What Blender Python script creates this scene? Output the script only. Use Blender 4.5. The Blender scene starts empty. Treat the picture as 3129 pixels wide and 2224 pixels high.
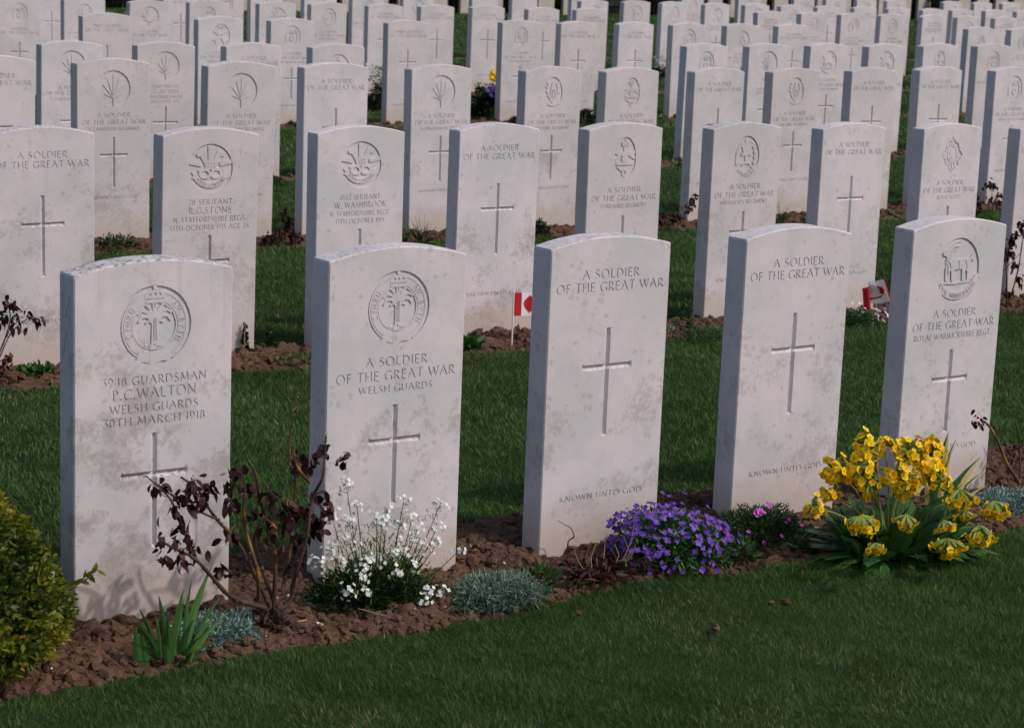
import bpy, math, random
import numpy as np
from mathutils import Vector, Matrix
from mathutils.geometry import delaunay_2d_cdt

# ------------------------------------------------------------------ camera, light, exposure
scene = bpy.context.scene
COL = scene.collection
TH = 0.6170168                      # the rows of graves run at this angle to the camera's heading
CT, ST = math.cos(TH), math.sin(TH)
ROLL, PITCH = 0.0400907, 0.1984112
cd = bpy.data.cameras.new('camera')
cam = bpy.data.objects.new('camera', cd)
COL.objects.link(cam)
cd.sensor_fit = 'HORIZONTAL'; cd.sensor_width = 36.0
cd.lens = 6532.36 * 36 / 3129
cd.clip_start = 0.05; cd.clip_end = 600
_F = Vector((0, math.cos(PITCH), -math.sin(PITCH)))
_R0 = Vector((1, 0, 0)); _U0 = _R0.cross(_F)
_R = _R0 * math.cos(ROLL) + _U0 * math.sin(ROLL)
_U = -_R0 * math.sin(ROLL) + _U0 * math.cos(ROLL)
_m = Matrix((( _R.x, _U.x, -_F.x), (_R.y, _U.y, -_F.y), (_R.z, _U.z, -_F.z))).to_4x4()
_m.translation = Vector((0, 0, 1.585))
cam.matrix_world = _m
cd.dof.use_dof = True; cd.dof.focus_distance = 6.0; cd.dof.aperture_fstop = 11.0
scene.camera = cam

SUN_EL = math.radians(47)
SUN_AZ = math.radians(106)           # clockwise from +Y: the sun stands to the right, a little behind the camera
sd = Vector((math.sin(SUN_AZ) * math.cos(SUN_EL), math.cos(SUN_AZ) * math.cos(SUN_EL), math.sin(SUN_EL)))
w = bpy.data.worlds.new('World'); scene.world = w; w.use_nodes = True
wn = w.node_tree.nodes; wn.clear()
sky = wn.new('ShaderNodeTexSky'); sky.sky_type = 'NISHITA'; sky.sun_disc = False
sky.sun_elevation = SUN_EL; sky.sun_rotation = SUN_AZ
sky.dust_density = 3.0; sky.air_density = 1.0
bg = wn.new('ShaderNodeBackground'); bg.inputs['Strength'].default_value = 0.140
wo = wn.new('ShaderNodeOutputWorld')
w.node_tree.links.new(sky.outputs[0], bg.inputs[0]); w.node_tree.links.new(bg.outputs[0], wo.inputs[0])
sl = bpy.data.lights.new('sun', 'SUN'); sl.energy = 2.25; sl.angle = math.radians(1.2)
sl.color = (1.0, 0.93, 0.88)
so = bpy.data.objects.new('sun', sl); COL.objects.link(so)
so.rotation_euler = sd.to_track_quat('Z', 'Y').to_euler(); so.location = (20, -10, 30)
scene.view_settings.view_transform = 'Standard'
scene.view_settings.look = 'None'
scene.view_settings.exposure = -0.06
scene.view_settings.gamma = 1.0

rng = np.random.RandomState(7)
random.seed(5)

# ------------------------------------------------------------------ coordinates
def W(a, p, z=0.0):
    return Vector((a * CT - p * ST, a * ST + p * CT, z))
def Wn(A, P, Z):
    return np.stack([A * CT - P * ST, A * ST + P * CT, Z], -1)

ROWP = [4.22, 6.88, 9.61, 11.78, 14.65, 17.376, 19.3, 21.95]
def _contact(a):
    a3 = np.clip(a, 2, 11)
    return [0.075 - 0.0077 * a, 0.095 - 0.0144 * a, 0.171 - 0.0408 * a3 + 0.00218 * a3 * a3, 0.028 + 0.0021 * a,
            0.084 - 0.0019 * a, 0.0946 - 0.0029 * a, 0.141 - 0.0048 * a, 0.157 - 0.0044 * a]
def zc(a, p):
    """height where the headstones meet the earth"""
    a = np.asarray(a, float); p = np.asarray(p, float)
    ac = np.clip(a, -2, 26)
    rows = _contact(ac)
    ks = [-200.0] + ROWP + [33.8, 400.0]
    vs = [rows[0]] + rows + [0.10 + 0 * ac, 0.10 + 0 * ac]
    out = np.zeros(np.broadcast(a, p).shape)
    for i in range(len(ks) - 1):
        t = np.clip((p - ks[i]) / (ks[i + 1] - ks[i]), 0, 1)
        m = (p >= ks[i]) & (p < ks[i + 1])
        t = t * t * (3 - 2 * t)
        out = np.where(m, vs[i] * (1 - t) + vs[i + 1] * t, out)
    return out
def zlawn(a, p):
    return zc(a, p) - 0.028
BEDS = [(3.93, 4.60), (6.60, 7.02), (9.36, 9.80), (11.66, 11.93), (14.50, 14.80), (17.24, 17.50), (19.18, 19.42), (21.84, 22.08)]

def vnoise(x, y, seed=0):
    xi = np.floor(x).astype(np.int64); yi = np.floor(y).astype(np.int64)
    fx = x - xi; fy = y - yi
    fx = fx * fx * (3 - 2 * fx); fy = fy * fy * (3 - 2 * fy)
    def h(i, j):
        n = (i * 374761393 + j * 668265263 + seed * 1442695041) & 0xffffffff
        n = ((n ^ (n >> 13)) * 1274126177) & 0xffffffff
        return ((n ^ (n >> 16)) & 0xffff) / 65535.0
    return (h(xi, yi) * (1 - fx) + h(xi + 1, yi) * fx) * (1 - fy) + (h(xi, yi + 1) * (1 - fx) + h(xi + 1, yi + 1) * fx) * fy
def fbm(x, y, seed=0, o=4):
    s = 0; amp = 0.5
    for k in range(o):
        s = s + amp * (vnoise(x * 2 ** k, y * 2 ** k, seed + k) - 0.5); amp *= 0.5
    return s

# ------------------------------------------------------------------ mesh accumulator
class MB:
    def __init__(s): s.v = []; s.l = []; s.n = []; s.r = []; s.c = 0
    def add(s, verts, faces, rnd=None):
        verts = np.asarray(verts, float).reshape(-1, 3)
        faces = np.asarray(faces, np.int64)
        s.v.append(verts); s.l.append((faces + s.c).ravel()); s.n.append(np.full(len(faces), faces.shape[1]))
        s.r.append(np.full(len(verts), 0.5) if rnd is None else np.broadcast_to(np.asarray(rnd, float), (len(verts),)))
        s.c += len(verts)
    def more(s, faces):                # faces on the last added verts
        pass
    def build(s, name, mat, parent=None, smooth=False):
        me = bpy.data.meshes.new(name)
        if s.c:
            v = np.concatenate(s.v); l = np.concatenate(s.l); n = np.concatenate(s.n)
            me.vertices.add(len(v)); me.vertices.foreach_set('co', v.astype(np.float32).ravel())
            me.loops.add(len(l)); me.loops.foreach_set('vertex_index', l.astype(np.int32))
            me.polygons.add(len(n))
            st = np.concatenate([[0], np.cumsum(n)[:-1]])
            me.polygons.foreach_set('loop_start', st.astype(np.int32))
            me.polygons.foreach_set('loop_total', n.astype(np.int32))
            me.polygons.foreach_set('use_smooth', np.full(len(n), smooth, bool))
            at = me.attributes.new('rnd', 'FLOAT', 'POINT')
            at.data.foreach_set('value', np.concatenate(s.r).astype(np.float32))
            me.update(calc_edges=True)
        me.materials.append(mat)
        o = bpy.data.objects.new(name, me); COL.objects.link(o)
        if parent is not None: o.parent = parent
        return o

def tag(o, label=None, cat=None, group=None, kind=None):
    if label: o['label'] = label
    if cat: o['category'] = cat
    if group: o['group'] = group
    if kind: o['kind'] = kind
    return o
def empty(name, loc=(0, 0, 0), rz=0.0):
    o = bpy.data.objects.new(name, None); COL.objects.link(o)
    o.empty_display_size = 0.1
    o.location = loc; o.rotation_euler = (0, 0, rz)
    return o

def norm(v):
    return v / np.maximum(np.linalg.norm(v, axis=-1, keepdims=True), 1e-9)
def ribbons(mb, base, dirv, side, L, Wd, droop, prof, rnd=None, cup=0.0):
    """leaf / blade / petal strips; prof = relative half widths, tip may be 0"""
    base = np.asarray(base, float); N = len(base)
    L = np.broadcast_to(L, (N,)).astype(float); Wd = np.broadcast_to(Wd, (N,)).astype(float); droop = np.broadcast_to(droop, (N,)).astype(float)
    dirv = norm(np.asarray(dirv, float)); side = norm(np.asarray(side, float))
    K = len(prof); pts = []
    nrm = np.cross(side, dirv)
    tip = prof[-1] == 0
    for k in range(K):
        t = k / (K - 1)
        c = base + dirv * (L * t)[:, None]
        c[:, 2] -= droop * L * t * t
        hw = (Wd * 0.5 * prof[k])[:, None]
        if k == K - 1 and tip: pts.append(c)
        else:
            pts.append(c - side * hw + nrm * hw * cup); pts.append(c + side * hw + nrm * hw * cup)
            
    M = len(pts)
    V = np.stack(pts, 1).reshape(-1, 3)
    off = (np.arange(N) * M)[:, None]
    nq = K - 2 if tip else K - 1
    R = None if rnd is None else np.repeat(np.broadcast_to(rnd, (N,)), M)
    c0 = mb.c
    F = []
    for k in range(nq): F.append(off + np.array([[2 * k, 2 * k + 1, 2 * k + 3, 2 * k + 2]]))
    mb.add(V, np.concatenate(F), R)
    if tip:
        k = nq
        Ft = off + np.array([[2 * k, 2 * k + 1, 2 * k + 2]])
        mb.l.append((Ft + c0).ravel()); mb.n.append(np.full(len(Ft), 3))

def tube(mb, pts, radii, nseg=6, rnd=0.5):
    pts = [Vector(p) for p in pts]; n = len(pts); V = []; F = []
    for i, p in enumerate(pts):
        d = (pts[min(i + 1, n - 1)] - pts[max(i - 1, 0)]).normalized()
        u = d.orthogonal().normalized() if i == 0 else (u - d * u.dot(d)).normalized()
        v = d.cross(u)
        for k in range(nseg):
            q = 2 * math.pi * k / nseg
            V.append(p + (u * math.cos(q) + v * math.sin(q)) * radii[i])
    for i in range(n - 1):
        for k in range(nseg):
            F.append((i * nseg + k, i * nseg + (k + 1) % nseg, (i + 1) * nseg + (k + 1) % nseg, (i + 1) * nseg + k))
    mb.add(np.array(V), np.array(F), rnd)

def smooth_path(pts, sub=4):
    out = []; n = len(pts)
    P = [Vector(p) for p in pts]
    for i in range(n - 1):
        p0 = P[max(i - 1, 0)]; p1 = P[i]; p2 = P[i + 1]; p3 = P[min(i + 2, n - 1)]
        for k in range(sub):
            t = k / sub
            out.append(0.5 * ((2 * p1) + (p2 - p0) * t + (2 * p0 - 5 * p1 + 4 * p2 - p3) * t * t + (-p0 + 3 * p1 - 3 * p2 + p3) * t ** 3))
    out.append(P[-1]); return out

# ------------------------------------------------------------------ materials
def newmat(name):
    m = bpy.data.materials.new(name); m.use_nodes = True
    nt = m.node_tree; b = nt.nodes['Principled BSDF']
    return m, nt, b
def L(nt, a, b): nt.links.new(a, b)
def node(nt, t, **kw):
    n = nt.nodes.new(t)
    for k, v in kw.items(): setattr(n, k, v)
    return n
def noise(nt, vec, scale, detail=4, rough=0.55, dist=0.0):
    n = node(nt, 'ShaderNodeTexNoise'); n.inputs['Scale'].default_value = scale
    n.inputs['Detail'].default_value = detail; n.inputs['Roughness'].default_value = rough
    n.inputs['Distortion'].default_value = dist
    if vec is not None: L(nt, vec, n.inputs['Vector'])
    return n.outputs['Fac']
def ramp(nt, fac, stops):
    r = node(nt, 'ShaderNodeValToRGB'); e = r.color_ramp.elements
    while len(e) < len(stops): e.new(0.5)
    for i, (p, c) in enumerate(stops):
        e[i].position = p; e[i].color = c if len(c) == 4 else (*c, 1)
    L(nt, fac, r.inputs[0]); return r.outputs[0]
def mth(nt, op, a, b=None, c=None, clamp=False):
    n = node(nt, 'ShaderNodeMath', operation=op); n.use_clamp = clamp
    for i, x in enumerate((a, b, c)):
        if x is None: continue
        if isinstance(x, (int, float)): n.inputs[i].default_value = x
        else: L(nt, x, n.inputs[i])
    return n.outputs[0]
def sstep(nt, x, lo, hi):
    n = node(nt, 'ShaderNodeMapRange'); n.interpolation_type = 'SMOOTHSTEP'
    L(nt, x, n.inputs['Value']); n.inputs['From Min'].default_value = lo; n.inputs['From Max'].default_value = hi
    return n.outputs[0]
def mix(nt, fac, a, b, mode='MIX'):
    n = node(nt, 'ShaderNodeMix', data_type='RGBA', blend_type=mode)
    if isinstance(fac, (int, float)): n.inputs[0].default_value = fac
    else: L(nt, fac, n.inputs[0])
    for i, x in ((6, a), (7, b)):
        if isinstance(x, tuple): n.inputs[i].default_value = (*x, 1)
        else: L(nt, x, n.inputs[i])
    return n.outputs[2]
def bump(nt, b, h, strength, dist):
    n = node(nt, 'ShaderNodeBump'); n.inputs['Strength'].default_value = strength; n.inputs['Distance'].default_value = dist
    L(nt, h, n.inputs['Height']); L(nt, n.outputs[0], b.inputs['Normal'])

def stone_mat(name, base=(0.615, 0.548, 0.570), warm=0.0, stain=1.0):
    m, nt, b = newmat(name)
    geo = node(nt, 'ShaderNodeNewGeometry'); pos = geo.outputs['Position']
    tc = node(nt, 'ShaderNodeTexCoord')
    sep = node(nt, 'ShaderNodeSeparateXYZ'); L(nt, tc.outputs['Object'], sep.inputs[0])
    oz = sep.outputs['Z']
    att = node(nt, 'ShaderNodeAttribute'); att.attribute_type = 'OBJECT'; att.attribute_name = 'stain'
    st = att.outputs['Fac']
    # slow tone change
    n1 = noise(nt, pos, 5.0, 5, 0.6)
    col = mix(nt, sstep(nt, n1, 0.35, 0.65), base, (base[0] * 0.82, base[1] * 0.89, base[2] * 0.87))
    n1b = noise(nt, pos, 22.0, 6, 0.65)
    col = mix(nt, mth(nt, 'MULTIPLY', sstep(nt, n1b, 0.48, 0.75), 0.5), col, (base[0] * 0.70, base[1] * 0.76, base[2] * 0.77))
    # water-mark blotches: voronoi-like rings of grey growth, denser on the lower half
    nw = node(nt, 'ShaderNodeTexNoise'); nw.inputs['Scale'].default_value = 30; nw.inputs['Detail'].default_value = 3
    L(nt, pos, nw.inputs['Vector'])
    vadd = node(nt, 'ShaderNodeVectorMath', operation='MULTIPLY_ADD')
    L(nt, nw.outputs['Color'], vadd.inputs[0]); vadd.inputs[1].default_value = (0.03, 0.03, 0.03); L(nt, pos, vadd.inputs[2])
    vo = node(nt, 'ShaderNodeTexVoronoi'); vo.inputs['Scale'].default_value = 52; L(nt, vadd.outputs[0], vo.inputs['Vector'])
    vo.inputs['Randomness'].default_value = 1.0
    spot = mth(nt, 'SUBTRACT', 1.0, sstep(nt, vo.outputs['Distance'], 0.15, 0.60))
    vsel = node(nt, 'ShaderNodeSeparateColor'); L(nt, vo.outputs['Color'], vsel.inputs[0])
    area = noise(nt, pos, 6.5, 4, 0.6)
    hmask = ramp(nt, mth(nt, 'DIVIDE', oz, 0.85), [(0.0, (0.3,) * 3), (0.16, (0.9,) * 3), (0.45, (0.75,) * 3), (0.75, (0.22,) * 3), (1.0, (0.3,) * 3)])
    dens = mth(nt, 'MULTIPLY', mth(nt, 'MULTIPLY', sstep(nt, area, 0.42, 0.66), hmask), mth(nt, 'MULTIPLY', st, 1.25 * stain))
    keep = mth(nt, 'LESS_THAN', vsel.outputs[0], mth(nt, 'MULTIPLY', dens, 1.1))
    blot = mth(nt, 'MULTIPLY', mth(nt, 'MULTIPLY', spot, keep), 0.45, clamp=True)
    n2 = noise(nt, pos, 95.0, 8, 0.75, 0.2)
    n3 = noise(nt, pos, 34.0, 7, 0.72, 0.4)
    drift = mth(nt, 'ADD', mth(nt, 'ADD', mth(nt, 'MULTIPLY', n3, 0.52), mth(nt, 'MULTIPLY', n2, 0.48)), mth(nt, 'MULTIPLY', mth(nt, 'SUBTRACT', mth(nt, 'MINIMUM', dens, 0.95), 0.5), 0.20))
    patch = mth(nt, 'ADD', mth(nt, 'MULTIPLY', sstep(nt, drift, 0.47, 0.55), 0.42), mth(nt, 'MULTIPLY', sstep(nt, drift, 0.54, 0.66), 0.38))
    blot = mth(nt, 'MAXIMUM', blot, mth(nt, 'MULTIPLY', patch, sstep(nt, dens, 0.03, 0.42)))
    # thin run-down streaks under the curved top
    mp = node(nt, 'ShaderNodeMapping'); mp.inputs['Scale'].default_value = (34, 34, 2.2); L(nt, pos, mp.inputs['Vector'])
    stk = sstep(nt, noise(nt, mp.outputs[0], 1.0, 4, 0.6), 0.56, 0.74)
    stk = mth(nt, 'MULTIPLY', mth(nt, 'MULTIPLY', stk, sstep(nt, oz, 0.45, 0.80)), mth(nt, 'MULTIPLY', st, 0.30))
    dark = mix(nt, n1b, (base[0] * 0.40, base[1] * 0.40, base[2] * 0.36), (base[0] * 0.64, base[1] * 0.63, base[2] * 0.58))
    col = mix(nt, stk, col, (base[0] * 0.55, base[1] * 0.60, base[2] * 0.58))
    col = mix(nt, blot, col, dark)
    # fine specks
    sp = sstep(nt, noise(nt, pos, 260.0, 2, 0.5), 0.66, 0.78)
    col = mix(nt, mth(nt, 'MULTIPLY', sp, 0.45), col, (base[0] * 0.42, base[1] * 0.42, base[2] * 0.42))
    # lichen on the upward faces
    sn = node(nt, 'ShaderNodeSeparateXYZ'); L(nt, geo.outputs['Normal'], sn.inputs[0])
    top = sstep(nt, sn.outputs['Z'], 0.4, 0.8)
    lic = sstep(nt, noise(nt, pos, 75.0, 6, 0.75), 0.47, 0.60)
    col = mix(nt, mth(nt, 'MULTIPLY', mth(nt, 'MULTIPLY', top, lic), mth(nt, 'SUBTRACT', mth(nt, 'MULTIPLY', st, 1.1), 0.30), clamp=True), col, (0.16, 0.155, 0.16))
    # soil splash at the foot
    spl = mth(nt, 'SUBTRACT', 1.0, sstep(nt, mth(nt, 'ADD', oz, mth(nt, 'MULTIPLY', noise(nt, pos, 14, 4), -0.09)), -0.02, 0.115))
    col = mix(nt, mth(nt, 'MULTIPLY', spl, 0.50), col, (0.43, 0.31, 0.225))
    ta = node(nt, 'ShaderNodeAttribute'); ta.attribute_type = 'OBJECT'; ta.attribute_name = 'tone'
    col = mix(nt, ta.outputs['Fac'], col, (0.40, 0.36, 0.33))
    if warm: col = mix(nt, warm, col, (0.50, 0.43, 0.37))
    L(nt, col, b.inputs['Base Color']); b.inputs['Roughness'].default_value = 0.9
    b.inputs['Specular IOR Level'].default_value = 0.2
    bump(nt, b, mth(nt, 'ADD', noise(nt, pos, 300, 3), mth(nt, 'MULTIPLY', n2, 0.8)), 0.18, 0.002)
    return m

def leaf_mat(name, stops, rough=0.5, trans=0.25, spec=0.3, bscale=0):
    m, nt, b = newmat(name)
    att = node(nt, 'ShaderNodeAttribute'); att.attribute_name = 'rnd'
    c = ramp(nt, att.outputs['Fac'], stops)
    L(nt, c, b.inputs['Base Color']); b.inputs['Roughness'].default_value = rough
    b.inputs['Specular IOR Level'].default_value = spec
    if trans:
        tr = node(nt, 'ShaderNodeBsdfTranslucent'); L(nt, c, tr.inputs[0])
        mx = node(nt, 'ShaderNodeMixShader'); mx.inputs[0].default_value = trans
        L(nt, b.outputs[0], mx.inputs[1]); L(nt, tr.outputs[0], mx.inputs[2])
        L(nt, mx.outputs[0], nt.nodes['Material Output'].inputs[0])
    return m

M = {}
M['stone'] = stone_mat('portland_stone')
M['stone_far'] = stone_mat('weathered_stone', base=(0.47, 0.415, 0.37))
M['grass'] = leaf_mat('grass_blades', [(0, (0.030, 0.060, 0.013)), (0.45, (0.056, 0.118, 0.025)), (0.80, (0.098, 0.172, 0.040)), (0.93, (0.16, 0.19, 0.06)), (1, (0.26, 0.21, 0.12))], 0.6, 0.25, 0.15)
def lawn_mat():
    m, nt, b = newmat('lawn_turf')
    pos = node(nt, 'ShaderNodeNewGeometry').outputs['Position']
    n = noise(nt, pos, 3.0, 5, 0.6); n2 = noise(nt, pos, 120, 5, 0.7)
    c = mix(nt, sstep(nt, n, 0.3, 0.7), (0.022, 0.036, 0.011), (0.032, 0.052, 0.016))
    c = mix(nt, mth(nt, 'MULTIPLY', sstep(nt, n2, 0.5, 0.8), 0.6), c, (0.05, 0.085, 0.03))
    L(nt, c, b.inputs['Base Color']); b.inputs['Roughness'].default_value = 0.95
    b.inputs['Specular IOR Level'].default_value = 0.1
    bump(nt, b, n2, 0.8, 0.02)
    return m
M['lawn'] = lawn_mat()
def soil_mat():
    m, nt, b = newmat('garden_soil')
    pos = node(nt, 'ShaderNodeNewGeometry').outputs['Position']
    att = node(nt, 'ShaderNodeAttribute'); att.attribute_name = 'rnd'
    n = noise(nt, pos, 9, 5, 0.6); n2 = noise(nt, pos, 160, 6, 0.7); n3 = noise(nt, pos, 60, 4, 0.6)
    c = mix(nt, sstep(nt, n, 0.3, 0.7), (0.072, 0.037, 0.025), (0.118, 0.064, 0.043))
    c = mix(nt, mth(nt, 'MULTIPLY', sstep(nt, n2, 0.45, 0.75), 0.5), c, (0.20, 0.115, 0.078))
    c = mix(nt, mth(nt, 'MULTIPLY', sstep(nt, n3, 0.48, 0.70), 0.7), c, (0.040, 0.025, 0.019))
    c = mix(nt, mth(nt, 'MULTIPLY', mth(nt, 'ABSOLUTE', mth(nt, 'SUBTRACT', att.outputs['Fac'], 0.5)), 0.5), c, (0.17, 0.105, 0.07))
    L(nt, c, b.inputs['Base Color']); b.inputs['Roughness'].default_value = 0.95
    b.inputs['Specular IOR Level'].default_value = 0.15
    bump(nt, b, mth(nt, 'ADD', n2, n3), 0.8, 0.006)
    return m
M['soil'] = soil_mat()
G3 = lambda a, b_, c: [(0, a), (0.5, b_), (1, c)]
M['box'] = leaf_mat('box_leaves', [(0, (0.016, 0.042, 0.008)), (0.40, (0.070, 0.100, 0.010)), (0.72, (0.19, 0.19, 0.012)), (0.95, (0.30, 0.25, 0.020)), (1, (0.36, 0.13, 0.04))], 0.4, 0.25)
M['green'] = leaf_mat('green_leaves', G3((0.018, 0.05, 0.012), (0.035, 0.10, 0.02), (0.07, 0.16, 0.03)), 0.45, 0.25)
M['dkgreen'] = leaf_mat('dark_green_leaves', G3((0.008, 0.02, 0.006), (0.016, 0.04, 0.010), (0.035, 0.075, 0.018)), 0.5, 0.2)
M['primleaf'] = leaf_mat('primula_leaves', G3((0.020, 0.062, 0.013), (0.040, 0.115, 0.024), (0.075, 0.18, 0.04)), 0.5, 0.2)
M['iris'] = leaf_mat('iris_leaves', G3((0.015, 0.045, 0.012), (0.034, 0.095, 0.022), (0.075, 0.16, 0.036)), 0.55, 0.15, 0.15)
M['cream'] = leaf_mat('cream_leaf_margin', G3((0.45, 0.34, 0.10), (0.55, 0.46, 0.18), (0.6, 0.52, 0.25)), 0.5, 0.25)
M['glauc'] = leaf_mat('glaucous_leaves', G3((0.09, 0.16, 0.14), (0.17, 0.26, 0.235), (0.27, 0.37, 0.33)), 0.8, 0.1, 0.1)
M['silver'] = leaf_mat('silver_leaves', G3((0.05, 0.085, 0.055), (0.12, 0.175, 0.13), (0.24, 0.31, 0.25)), 0.8, 0.1, 0.1)
M['maroon'] = leaf_mat('maroon_leaves', G3((0.015, 0.005, 0.006), (0.042, 0.010, 0.011), (0.055, 0.026, 0.022)), 0.5, 0.06, 0.18)
M['bark'] = leaf_mat('rose_bark', [(0, (0.035, 0.018, 0.013)), (0.5, (0.065, 0.032, 0.022)), (0.75, (0.10, 0.055, 0.022)), (1, (0.33, 0.15, 0.018))], 0.55, 0)
M['thorn'] = leaf_mat('thorns', G3((0.10, 0.04, 0.03), (0.2, 0.10, 0.06), (0.3, 0.17, 0.1)), 0.5, 0)
M['white'] = leaf_mat('white_petals', G3((0.58, 0.60, 0.55), (0.70, 0.72, 0.68), (0.80, 0.80, 0.78)), 0.6, 0.2)
M['creamy'] = leaf_mat('creamy_white_petals', G3((0.34, 0.36, 0.28), (0.46, 0.48, 0.38), (0.56, 0.56, 0.48)), 0.6, 0.2)
M['yellow'] = leaf_mat('yellow_petals', G3((0.84, 0.44, 0.005), (0.90, 0.62, 0.012), (0.92, 0.74, 0.035)), 0.6, 0.3, 0.15)
M['orange'] = leaf_mat('orange_flower_throats', G3((0.62, 0.17, 0.003), (0.72, 0.24, 0.004), (0.78, 0.30, 0.004)), 0.5, 0.1)
M['calyx'] = leaf_mat('pale_green_calyx', G3((0.13, 0.19, 0.03), (0.22, 0.29, 0.05), (0.32, 0.36, 0.09)), 0.5, 0.25)
M['purple'] = leaf_mat('violet_petals', G3((0.065, 0.022, 0.20), (0.120, 0.042, 0.33), (0.20, 0.085, 0.46)), 0.55, 0.2)
M['pink'] = leaf_mat('magenta_petals', G3((0.36, 0.03, 0.30), (0.48, 0.06, 0.42), (0.58, 0.16, 0.52)), 0.55, 0.2)
M['lilac'] = leaf_mat('pale_lilac_petals', G3((0.5, 0.42, 0.6), (0.62, 0.52, 0.68), (0.7, 0.62, 0.74)), 0.55, 0.2)
M['straw'] = leaf_mat('dry_straw', G3((0.16, 0.10, 0.05), (0.30, 0.20, 0.11), (0.42, 0.31, 0.18)), 0.7, 0.05)
M['pebble'] = leaf_mat('pebbles', G3((0.22, 0.17, 0.13), (0.4, 0.33, 0.28), (0.62, 0.58, 0.54)), 0.7, 0)
M['flagwhite'] = leaf_mat('white_plastic_cloth', G3((0.75, 0.75, 0.76),) * 1 if False else [(0, (0.75, 0.75, 0.76)), (1, (0.78, 0.78, 0.8))], 0.5, 0.25)
M['flagred'] = leaf_mat('red_plastic_cloth', [(0, (0.46, 0.014, 0.02)), (1, (0.54, 0.02, 0.03))], 0.45, 0.25)
M['hedge'] = leaf_mat('yew_leaves', G3((0.003, 0.006, 0.003), (0.006, 0.012, 0.005), (0.012, 0.024, 0.008)), 0.6, 0.1)
def wall_mat():
    m, nt, b = newmat('drystone')
    pos = node(nt, 'ShaderNodeNewGeometry').outputs['Position']
    att = node(nt, 'ShaderNodeAttribute'); att.attribute_name = 'rnd'
    c = ramp(nt, att.outputs['Fac'], [(0, (0.05, 0.045, 0.035)), (0.5, (0.13, 0.11, 0.085)), (1, (0.24, 0.21, 0.17))])
    n = noise(nt, pos, 18, 6, 0.7)
    c = mix(nt, sstep(nt, n, 0.4, 0.7), c, (0.06, 0.06, 0.045))
    L(nt, c, b.inputs['Base Color']); b.inputs['Roughness'].default_value = 0.9
    bump(nt, b, n, 0.8, 0.02)
    return m
M['wall'] = wall_mat()

# ------------------------------------------------------------------ relief carving of the headstones
THK, HW = 0.077, 0.1905
def ccw(p):
    a = 0
    for i in range(len(p)):
        x0, y0 = p[i]; x1, y1 = p[(i + 1) % len(p)]
        a += x0 * y1 - x1 * y0
    return a / 2
class Relief:
    def __init__(s, outline): s.polys = [list(outline)]; s.depth = [0.0]; s.tags = ['slab']
    def add(s, poly, depth, tg):
        A = ccw(poly)
        if abs(A) < 2e-8: return
        if A < 0: poly = poly[::-1]
        s.polys.append([(float(x), float(y)) for x, y in poly]); s.depth.append(depth); s.tags.append(tg)
    def solve(s, f3):
        V = []; F = []
        for p in s.polys:
            F.append(list(range(len(V), len(V) + len(p)))); V += [Vector(q) for q in p]
        v, e, f, ov, oe, of = delaunay_2d_cdt(V, [], F, 1, 1e-6, True)
        cls = []
        for i in range(len(f)):
            k = max(of[i]) if of[i] else 0
            cls.append(k)
        out = {}
        def get(tg):
            if tg not in out: out[tg] = ([], [], {})
            return out[tg]
        def vid(tg, i, d):
            vs, fs, mp = get(tg)
            key = (i, d)
            if key not in mp:
                mp[key] = len(vs); vs.append(f3(v[i][0], v[i][1], d))
            return mp[key]
        em = {}
        for i, fc in enumerate(f):
            tg, d = s.tags[cls[i]], s.depth[cls[i]]
            get(tg)[1].append([vid(tg, j, d(v[j][0], v[j][1]) if callable(d) else d) for j in fc])
            n = len(fc)
            for k in range(n):
                a, b = fc[k], fc[(k + 1) % n]
                em.setdefault((min(a, b), max(a, b)), []).append((i, a, b))
        for key, lst in em.items():
            if len(lst) != 2: continue
            (i, a, b), (j, a2, b2) = lst
            di, dj = s.depth[cls[i]], s.depth[cls[j]]
            if callable(di) or callable(dj) or di == dj: continue
            if di > dj: d1, d2, aa, bb, c = dj, di, a, b, cls[i]
            else: d1, d2, aa, bb, c = di, dj, a2, b2, cls[j]
            tg = s.tags[c]
            if tg == 'slab': tg = s.tags[cls[j] if c == cls[i] else cls[i]]
            get(tg)[1].append([vid(tg, aa, d1), vid(tg, bb, d1), vid(tg, bb, d2), vid(tg, aa, d2)])
        return out

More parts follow.
